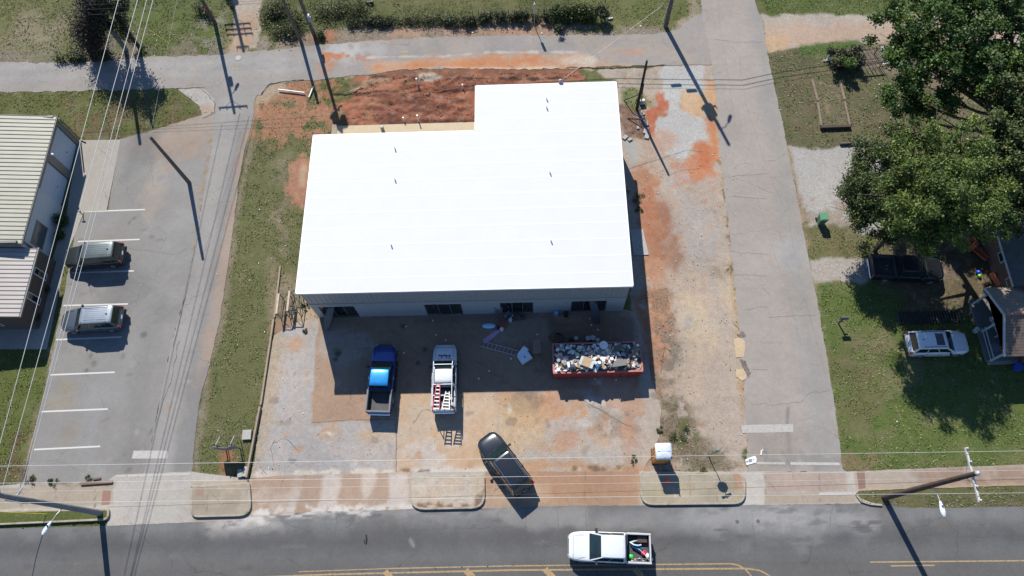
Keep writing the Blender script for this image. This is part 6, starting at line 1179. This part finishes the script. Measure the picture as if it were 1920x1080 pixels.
# --- wheeled bin, mailbox
q=P(1537,417); t=thing('wheelie_bin','green wheeled rubbish bin standing at the edge of gravel pad','wheelie bin',(q[0],q[1],0),.0)
GB_=mat('bin_green',(.05,.14,.075),.5,var=.08); k=[[(x*w_,y*d_,z) for x,y in ((-1,-1),(1,-1),(1,1),(-1,1))] for w_,d_,z in ((.24,.27,.06),(.31,.36,1.0))]; MB().loft(k,sm=False).build('bin_body',GB_,t)
MB().box(0,.02,1.04,.68,.8,.07,bev=.03).box(0,0,1.09,.5,.6,.03,bev=.01).build('lid',mat('bin_lid_green',(.07,.19,.10),.5,var=.08),t); MB().cyl((-.3,.42,.98),(.3,.42,.98),.025).build('handle',GB_,t)
for s in (-1,1): MB().cyl((s*.27,.32,.12),(s*.33,.32,.12),.12,.12,12).build('wheel',TY,t)
q=P(1572,606); t=thing('letterbox','dark letterbox on a post in the lawn beside side street','letterbox',(q[0],q[1],0),0)
MB().box(0,0,.55,.1,.1,1.1).box(.1,0,.85,.35,.06,.08).build('post',WD,t); m=MB(); m.loft([[(x,.13*math.cos(b),1.22+.13*math.sin(b) if math.sin(b)>-.3 else 1.12) for b in [2*math.pi*i/14 for i in range(14)]] for x in (-.3,.3)]); m.build('box',mat('letterbox_dark',(.05,.055,.06),.5),t); MB().box(.31,0,1.2,.02,.2,.2).build('door',GS,t)
# --- utility box near dark pole, small things round it
gput('utility_box',MB().box(0,0,.25,.5,.3,.5,bev=.04),mat('util_white',(.5,.52,.5),.5),1203,194,.2,'pale utility box beside the dark short pole','utility box')
for u,v,s in ((1206,215,.3),(1203,222,.35),(1212,232,.5),(1211,246,.6),(1213,256,.55),(1196,240,.3),(1172,258,.5),(1181,262,.4)): gput('broken_slab',MB().box(0,0,.05,s,s*.7,.12,bev=.02),PC,u,v,random.random()*2,'broken piece of pale concrete in the dirt by the dark short pole','rubble','broken concrete by the dark short pole',z=0)
# house surroundings
def sm(name,mb,m,u,v,label,cat,z=0,rz=0,group=None): return gput(name,mb,m,u,v,rz,label,cat,group,z)
TO=mat('toy_orange_red',(.42,.10,.05),.5,var=.1)
t=thing('toy_slide','orange red plastic toy slide under the tree by the brick house','toy slide',(*P(1822,470)[:2],0),-.9); MB().box(.6,0,.35,1.3,.42,.06).box(.6,.2,.42,1.3,.05,.16).box(.6,-.2,.42,1.3,.05,.16).build('chute',TO,t); MB().box(-.2,0,.5,.4,.45,1.,bev=.04).build('steps',TO,t)
sm('ride_on_toy',MB().box(0,0,.2,.5,.5,.4,bev=.08).box(.2,0,.5,.1,.5,.4,bev=.04),TO,1816,452,'orange red plastic toy seat above the slide','toy')
sm('toy_board',MB().box(0,0,.5,.12,1.2,.5,bev=.05),TO,1860,528,'orange red plastic toy standing against the brick wall','toy',rz=.3)
sm('toy_ball',MB().ball((0,0,.18),.18),mat('toy_blue',(.02,.04,.5),.4),1832,512,'blue toy by the brick house','toy'); sm('toy_frog',MB().ball((0,0,.12),.16,.2,.14),mat('toy_green',(.08,.4,.05),.4),1835,518,'green toy just below the blue toy','toy')
sm('garden_chair',MB().box(0,0,.4,.5,.5,.06).box(0,.24,.7,.5,.05,.6).box(-.2,-.2,.2,.05,.05,.4).box(.2,-.2,.2,.05,.05,.4),mat('chair_pale',(.35,.4,.43),.5),1845,552,'pale garden chair at the porch corner','chair',rz=.3)
sm('plastic_tub',MB().box(0,0,.15,.5,.35,.3,.6,bev=.05),mat('tub_grey',(.3,.34,.36),.5),1829,620,'small grey tub on the ground before the porch','tub')
sm('porch_bench',MB().box(0,0,.45,.45,1.7,.08,.2).box(.2,0,.75,.08,1.7,.5,.2).box(0,-.7,.25,.4,.06,.4,.2).box(0,.7,.25,.4,.06,.4,.2),mat('bench_pale',(.33,.38,.4),.5),1860,618,'pale bench standing on the porch','bench',z=.22)
sm('round_table',MB().cyl((0,0,.66),(0,0,.7),.36,.36,18).cyl((0,0,0),(0,0,.66),.03),mat('table_steel',(.12,.15,.18),.4),1853,658,'small round table on the porch','table',z=.22); sm('potted_plant',MB().cyl((0,0,0),(0,0,.3),.14,.18,10).ball((0,0,.45),.26,.26,.24,9,6,jit=.3),mat('plant_rust',(.2,.07,.04),.8),1873,657,'rust coloured potted plant on the porch','potted plant',z=.22)
sm('blue_tub',MB().cyl((0,0,0),(0,0,.4),.3,.34,14),mat('tub_blue',(.02,.06,.3),.4),1905,690,'blue tub on the ground below the porch roof','tub')
mb=MB()
for i in range(22): 
    A=P(1684+i*5.4,591);mb.box(A[0],P(1684,597)[1],.06,.30,1.0,.05)
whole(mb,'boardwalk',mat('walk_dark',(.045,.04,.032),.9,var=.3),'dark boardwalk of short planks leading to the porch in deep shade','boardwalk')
# overgrown pergola/old trellis at upper right
t=thing('old_trellis','collapsing wooden trellis overgrown with creepers by the dirt drive','trellis',(*P(1600,118)[:2],0),.08)
for i in range(13):
    x=-2.1+i*.36; MB().box(x,0,.9,.06,1.9,.05,.18).build('slat',WG,t)
for y in (-.8,.8):
    MB().box(0,y,.8,4.6,.09,.09).build('beam',WG,t)
    for x in (-2.2,2.2): MB().box(x,y,.4,.09,.09,.8).build('post',WG,t)
leaves('creeper',VG,t,[(random.uniform(-2.5,.6),random.uniform(-1,1),random.uniform(.3,1.3),.45) for _ in range(30)],6000,.15,.9); leaves('fresh_creeper',leafmat('fresh_leaf',(.05,.09,.02),(.10,.16,.035),(.16,.19,.04)),t,[(random.uniform(-1.9,-.6),random.uniform(-1.3,-.5),1.1+random.random()*.4,.35) for _ in range(12)],1500,.14,.7)
sm('white_pickets',MB().box(0,0,.35,.05,.1,.7).box(.2,0,.35,.05,.1,.7).box(.0,-.15,.1,.8,.04,.1),WT,1550,112,'two pale pickets stuck at the left end of the old trellis','picket'); sm('small_trestle',MB().box(0,.15,.3,.5,.05,.05).box(0,-.15,.3,.5,.05,.05).box(-.25,0,.15,.05,.3,.3).box(.25,0,.15,.05,.3,.3),WT,1658,121,'small white frame at the right end of the old trellis','frame')
for i in range(14): sm('brick_piece',MB().box(0,0,.05,.3,.2,.12,bev=.02),PC if i%3 else mat('brick_rubble',(.3,.2,.15),.9),1648+random.random()*40,82+random.random()*50,'piece of pale rubble near the right end of the old trellis','rubble',rz=random.random()*3,group='rubble by the old trellis')
# long pole fence and top hedge
def hedge(name,pts,h,w,m,n,label,size=.15,cat='hedge',dens=1.2,lum=.25):
    g=[np.array(P(*q)[:2]) for q in pts]; base=(g[0][0],g[0][1],0); t=thing(name,label,cat,base); cl=[]
    for a,b in zip(g[:-1],g[1:]):
        L_=np.linalg.norm(b-a)
        for i in range(max(2,int(L_*dens*6))):
            p=a+(b-a)*random.random(); r_=random.uniform(.6,1.2)*w; cl.append((p[0]+random.uniform(-w,w)*.6,p[1]+random.uniform(-w,w)*.6,random.uniform(.15,1)*h*random.uniform(.7,1.1),r_))
    leaves('foliage',m,t,cl,int(n*1.2),size,.8,origin=base,soft=True)
    for i in range(4): c_=cl[i*len(cl)//4]; MB().cyl((c_[0],c_[1],0),(c_[0],c_[1],max(.15,c_[2])),.05,.02,6).build('stem',WD,t,off=base)
    return t
HG=leafmat('hedge_leaf',(.03,.045,.015),(.075,.10,.025),(.13,.15,.03)); HD=leafmat('bramble_leaf',(.028,.035,.016),(.06,.07,.03),(.09,.085,.05)); SG=leafmat('scrub_leaf',(.05,.06,.025),(.10,.11,.04),(.15,.15,.05))
hedge('hedge',[(1035,36),(1080,33),(1118,33)],1.5,.5,HG,8000,'bright green dense hedge along the back street verge')
hedge('hedge',[(898,38),(960,38),(1035,37)],.9,.28,HD,4600,'thinner brownish hedge growing on the wire fence left of the dense one')
hedge('shrub',[(1126,36),(1134,40)],2.5,.5,HD,2600,'dark upright shrub at the right end of the hedge',cat='shrub')
hedge('shrub',[(825,43),(895,44)],.7,.32,HD,2600,'dark low brambles left of the wire fence',cat='shrub'); hedge('shrub',[(655,46),(740,42)],.6,.42,HD,2600,'dark low brambles right of the meter box pole',cat='shrub'); hedge('shrub',[(740,42),(825,40)],.4,.5,SG,1700,'greyish green weeds between the two dark bramble patches',cat='shrub')
hedge('shrub',[(510,56),(552,62),(556,36)],.6,.7,SG,3200,'leafy scrub around the foot of the plain grey pole',cat='shrub'); hedge('shrub',[(600,26),(680,20)],.6,.8,SG,2600,'tall yellow green weeds behind the meter box pole',cat='shrub'); hedge('shrub',[(596,74),(606,70)],.6,.35,HG,900,'small green bush at the foot of the meter box pole',cat='shrub',size=.12)
hedge('shrub',[(504,30),(530,20)],.8,.7,SG,2500,'low scrub between gravel lane and plain grey pole',cat='shrub'); hedge('weed_clump',[(1051,52),(1049,60)],.9,.2,HG,600,'single bright green weed below the dense hedge',cat='weed',size=.12)
hedge('shrub',[(376,22),(392,30)],.7,.4,SG,900,'pale weeds round the foot of the pole with the lamp',cat='shrub'); hedge('shrub',[(196,112),(205,108)],.7,.35,HD,900,'brown bush at the road edge below the overgrown poles',cat='shrub'); hedge('shrub',[(115,112),(160,108)],.5,.4,SG,1500,'low green weeds on the bank left of overgrown poles',cat='shrub')
mbp=thing('wire_fence','sagging wire fence on thin posts behind the brambles','fence',(*P(960,40)[:2],0))
for i in range(15):
    q=P(888+i*11,38-i*.3); q2=(q[0]-mbp.location.x,q[1]-mbp.location.y); MB().cyl((*q2,0),(*q2,1.3),.03,.03,6).build('post',mat('rusty_post',(.07,.06,.05),.8),mbp)
mb=MB(); e0=P(888,38);e1=P(1042,34)
for z in (.3,.6,.9,1.2): mb.cyl((e0[0]-mbp.location.x,e0[1]-mbp.location.y,z),(e1[0]-mbp.location.x,e1[1]-mbp.location.y,z),.006,.006,4)
mb.build('strand',mat('rusty_wire',(.08,.07,.06),.7),mbp)
lay(1138,37,1149,35,.08,'short white tube lying at right end of the hedge',name='drain_pipe'); lay(688,8,700,6,.16,'short black tube lying in the top weeds',BLK,'drain_pipe')
# bushes by the left building
def bush(u,v,r,m,label,n=1400):
    q=P(u,v); t=thing('round_bush',label,'bush',q); leaves('foliage',m,t,[(random.uniform(-.3,.3)*r,random.uniform(-.3,.3)*r,r*.8+random.uniform(-.3,.3)*r,r*.75) for _ in range(9)],n,.11,1.); MB().cyl((0,0,0),(0,0,r*.6),.05,.03,6).build('stem',WD,t); return t
DG=leafmat('box_leaf',(.012,.03,.008),(.035,.075,.016),(.05,.09,.02))
bush(121,418,.75,DG,'larger round clipped bush by the siding wall'); bush(116,445,.5,DG,'smaller round bush below the larger one by the siding wall',800); bush(90,500,.55,HD,'brown green bush in shade by the brick wing, upper one',800); bush(91,545,.4,HD,'small brown bush between the two brick wing windows',500); bush(72,598,.6,DG,'green bush at the lower corner of the brick wing',900)
gput('tap_post',MB().cyl((0,0,0),(0,0,.7),.04).box(.0,0,.65,.3,.08,.1),BLK,156,403,0,'black stub post at the corner of the garage apron','post')
for x in (350,430): pass
q=P(460,820)
# weeds in the joints and stray tufts
for u,v,s,lb in ((1196,372,.55,'larger weed growing against the east wall'),(1198,394,.35,'smaller weed growing against the east wall'),(1278,812,.7,'weed patch just above the portable toilet'),(1320,886,.35,'weed at the kerb island edge near the octagonal sign'),(1188,862,.3,'weed left of the portable toilet'),(573,622,.25,'small weed by the building corner'),(572,572,.35,'weed tuft at the foot of the west wall'),(1236,806,.25,'tiny weed between the skip and portable toilet'),(97,905,.35,'left weed tuft at the pavement edge below parking lot'),(60,900,.4,'leftmost weed tuft at the grass corner below the parking lot'),(166,901,.3,'right weed tuft at the pavement edge below the parking lot')):
    t=thing('weed_tuft',lb,'weed',P(u,v)); leaves('foliage',SG,t,[(random.gauss(0,s*.5),random.gauss(0,s*.5),s*.12,s*.3) for _ in range(8)],int(500*s+120),.09,1.,soft=True)
# ================= TREES, GRASS, LITTER =================
BK=mat('tree_bark',(.07,.055,.042),.9,var=.35,sc=4,bump=.4)
L1_=leafmat('yellow_green_leaf',(.028,.052,.012),(.10,.145,.024),(.24,.24,.035)); L2_=leafmat('dark_green_leaf',(.024,.04,.013),(.075,.10,.027),(.15,.16,.035)); L3_=leafmat('oak_leaf',(.016,.038,.008),(.065,.12,.018),(.20,.20,.03))
def tree(label,base,blobs,n,size,m,tr=.25,flat=.4,cn=1.):
    'blobs: (u,v,z,rx,ry,rz) pixel centre of each lobe at its own height'
    q=P(*base); t=thing('leafy_tree',label,'tree',q); cl=[]; lobes=[]
    for (u,v,z,rx,ry,rz) in blobs:
        c0=np.array(P(u,v,z)); lobes.append(c0-np.array(q))
        k=int(cn*6*rx*ry)
        for _ in range(k):
            d=rng.normal(size=3); d/=np.linalg.norm(d); rr_=rng.uniform(.4,1.12)
            p=c0-np.array(q)+d*np.array([rx,ry,rz])*rr_; cl.append((*p,rng.uniform(.25,.55)))
    leaves('crown',m,t,cl,n,size,flat,soft=True)
    mb=MB(); H=max(b[2] for b in lobes)*.55; mb.cyl((0,0,-.2),(0,0,H*.5),tr,tr*.8,12); mb.cyl((0,0,H*.5),(.1,.05,H),tr*.8,tr*.6,12,caps=False)
    for l in lobes:
        a=Vector((0,0,H*random.uniform(.5,.95))); b=Vector(l); mid=a.lerp(b,.5)+Vector((0,0,-.4)); mb.cyl(a,mid,tr*.5,tr*.3,8); mb.cyl(mid,b,tr*.3,.05,8)
        for _ in range(6): e=b+Vector(rng.normal(size=3)*np.array([1.4,1.4,.8])); mb.cyl(mid.lerp(b,random.random()),e,.05,.012,5)
    mb.build('trunk',BK,t); return t
tree('broad yellow green tree in front of the brick house, the brightest of the trees',(1775,470),[(1745,285,9.5,2.6,2.4,1.8),(1800,285,10,2.6,2.2,1.8),(1843,330,9.6,2.2,2.4,1.6),(1790,370,10.6,2.9,2.4,1.8),(1730,360,10,2.6,2.4,1.7),(1838,400,9.6,2.3,2.0,1.5),(1770,430,9.,2.9,1.9,1.5),(1712,420,8.,2.2,1.8,1.3),(1700,300,8.5,1.8,2.,1.5),(1775,330,10.8,2.4,2.4,1.5),(1862,365,9.4,1.6,1.8,1.2),(1872,412,8.3,1.3,1.5,1.)],70000,.165,L1_,.26)
tree('duller green tree reaching over the gravel pad, left of the bright tree',(1640,470),[(1670,270,7,1.8,1.8,1.3),(1640,310,6.8,1.9,1.9,1.4),(1605,355,5.6,1.7,1.3,1.2),(1650,370,6.2,2,1.9,1.4),(1625,405,5.2,1.8,1.4,1.1),(1680,340,7,1.8,2.,1.4),(1648,445,4.2,1.6,1.2,1.)],40000,.15,L2_,.2)
tree('large dark oak like tree spreading over the top right corner',(1850,290),[(1715,20,10,2.8,2.2,2),(1690,75,9,2.2,2.,1.6),(1770,60,11,3.2,2.6,2),(1840,30,11.5,3.2,2.6,2),(1900,70,11,2.8,2.8,2),(1740,130,9.5,2.8,2.2,1.7),(1820,125,10.5,2.8,2.2,1.8),(1880,150,9.5,2.6,2.2,1.7),(1690,180,7.5,1.9,1.6,1.3),(1760,180,8.2,1.8,1.5,1.2),(1725,225,6.2,.9,.9,.8),(1960,110,10,3,3,2),(1780,-40,11,3.5,2.5,2),(1900,-40,11,3.5,3,2)],85000,.21,L3_,.38,.35,.8)
tree('dark tree beyond the house at right edge throwing deep shade over its roof',(1935,440),[(1960,250,9,3.2,3,2),(1950,330,8.5,3,2.6,1.8),(1980,400,8,3,2.6,1.8),(1900,235,9.6,2.4,2.,1.4),(1925,180,11,2.6,2.4,1.5),(1922,285,10,2.2,2.,1.2),(1903,262,10,1.9,1.7,1.1),(1935,350,9,2.2,2.,1.2),(1960,170,9.5,2.5,2.5,1.5)],44000,.22,L2_,.3)  # mostly out of frame; extra crown lobes added to shade the house
# --- grass: short blades and tufts over every grassy part of the ground
def tufts(n,box):
    x=rng.uniform(box[0],box[2],n); y=rng.uniform(box[1],box[3],n); Cc,Gm=paint(x,y,gl,c(*GB),GR); inv=None
    keep=(rng.random(n)<(Gm[:,0]-.25)*1.3)
    for pg in (bs,ss,pl,al_,drive,yd,sw):
        g=G(pg); A=np.array(g); m=keep&(x>A[:,0].min())&(x<A[:,0].max())&(y>A[:,1].min())&(y<A[:,1].max()); i=np.where(m)[0]; keep[i[sdist(x[i],y[i],g)<.02]]=False
    keep&=~((x>X0-.1)&(x<X1+.1)&(y>Y0)&(y<Y1)); g=pw; i=np.where(keep)[0]; keep[i[sdist(x[i],y[i],g)<.02]]=False
    keep&=(fbm(x*.9,y*.9,4,41)>.40)
    return x[keep],y[keep],Cc[keep]
x,y,Cc=tufts(240000,(-54,3,44,57)); n=len(x)
h=rng.uniform(.025,.07,n)*(.7+.9*fbm(x*.5,y*.5,3,5)); a=rng.uniform(0,6.28,n); w_=rng.uniform(.03,.07,n); lx=rng.normal(.01,.05,n); ly=rng.normal(-.03,.05,n)
v=np.stack([np.stack([x-np.cos(a)*w_,y-np.sin(a)*w_,np.zeros(n)-.01],1),np.stack([x+np.cos(a)*w_,y+np.sin(a)*w_,np.zeros(n)-.01],1),np.stack([x+lx+np.cos(a)*w_*.5,y+ly+np.sin(a)*w_*.5,h],1)],1).reshape(-1,3)
me=bpy.data.meshes.new('grass'); me.vertices.add(3*n); me.vertices.foreach_set('co',v.astype(np.float32).ravel()); me.loops.add(3*n); me.loops.foreach_set('vertex_index',np.arange(3*n,dtype=np.int32)); me.polygons.add(n); me.polygons.foreach_set('loop_start',np.arange(0,3*n,3,dtype=np.int32)); me.polygons.foreach_set('loop_total',np.full(n,3,np.int32)); me.update(calc_edges=True)
at=me.attributes.new('rnd','FLOAT','FACE'); at.data.foreach_set('value',np.clip(rng.random(n)*.6+fbm(x*.8,y*.8,3,6)*.5-.05,0,1).astype(np.float32))
me.materials.append(leafmat('grass_blade',(.06,.09,.024),(.14,.165,.055),(.20,.20,.10),trans=0)); go=bpy.data.objects.new('grass',me); COL.objects.link(go); tag(go,'short patchy grass and weeds growing over the open ground','grass',kind='stuff')
# --- litter: pale bits in the grass and on the verges
mb=MB(); areas=[((560,40,1240,64),150,.09),((100,60,420,110),60,.08),((1480,90,1680,280),120,.07),((1640,220,1720,280),30,.08),((360,180,600,880),70,.07),((1540,540,1900,880),40,.06),((1200,280,1390,880),260,.05),((600,740,1200,880),160,.045),((1460,80,1480,250),10,.08),((1830,140,1920,300),60,.14)]
cs=[mat('litter_white',(.6,.59,.56),.7,var=.2),mat('litter_tan',(.32,.26,.19),.8,var=.2),mat('litter_dark',(.07,.06,.05),.9)]
for (u0,v0,u1,v1),k,s in areas:
    for _ in range(k):
        q=P(random.uniform(u0,u1),random.uniform(v0,v1)); mb.cur=random.choice([0,1,1,2]); r_=s*random.uniform(.4,1.4); M=Matrix.Translation((q[0],q[1],.03))@Matrix.Rotation(random.random()*6,4,'Z')
        if X0<q[0]<X1 and Y0<q[1]<Y1: continue
        mb.box(0,0,0,r_,r_*random.uniform(.5,1),.04,0,M)
o=mb.build('litter',cs); tag(o,'scattered litter, stones and fallen leaves over the verges and dirt','litter',kind='stuff')
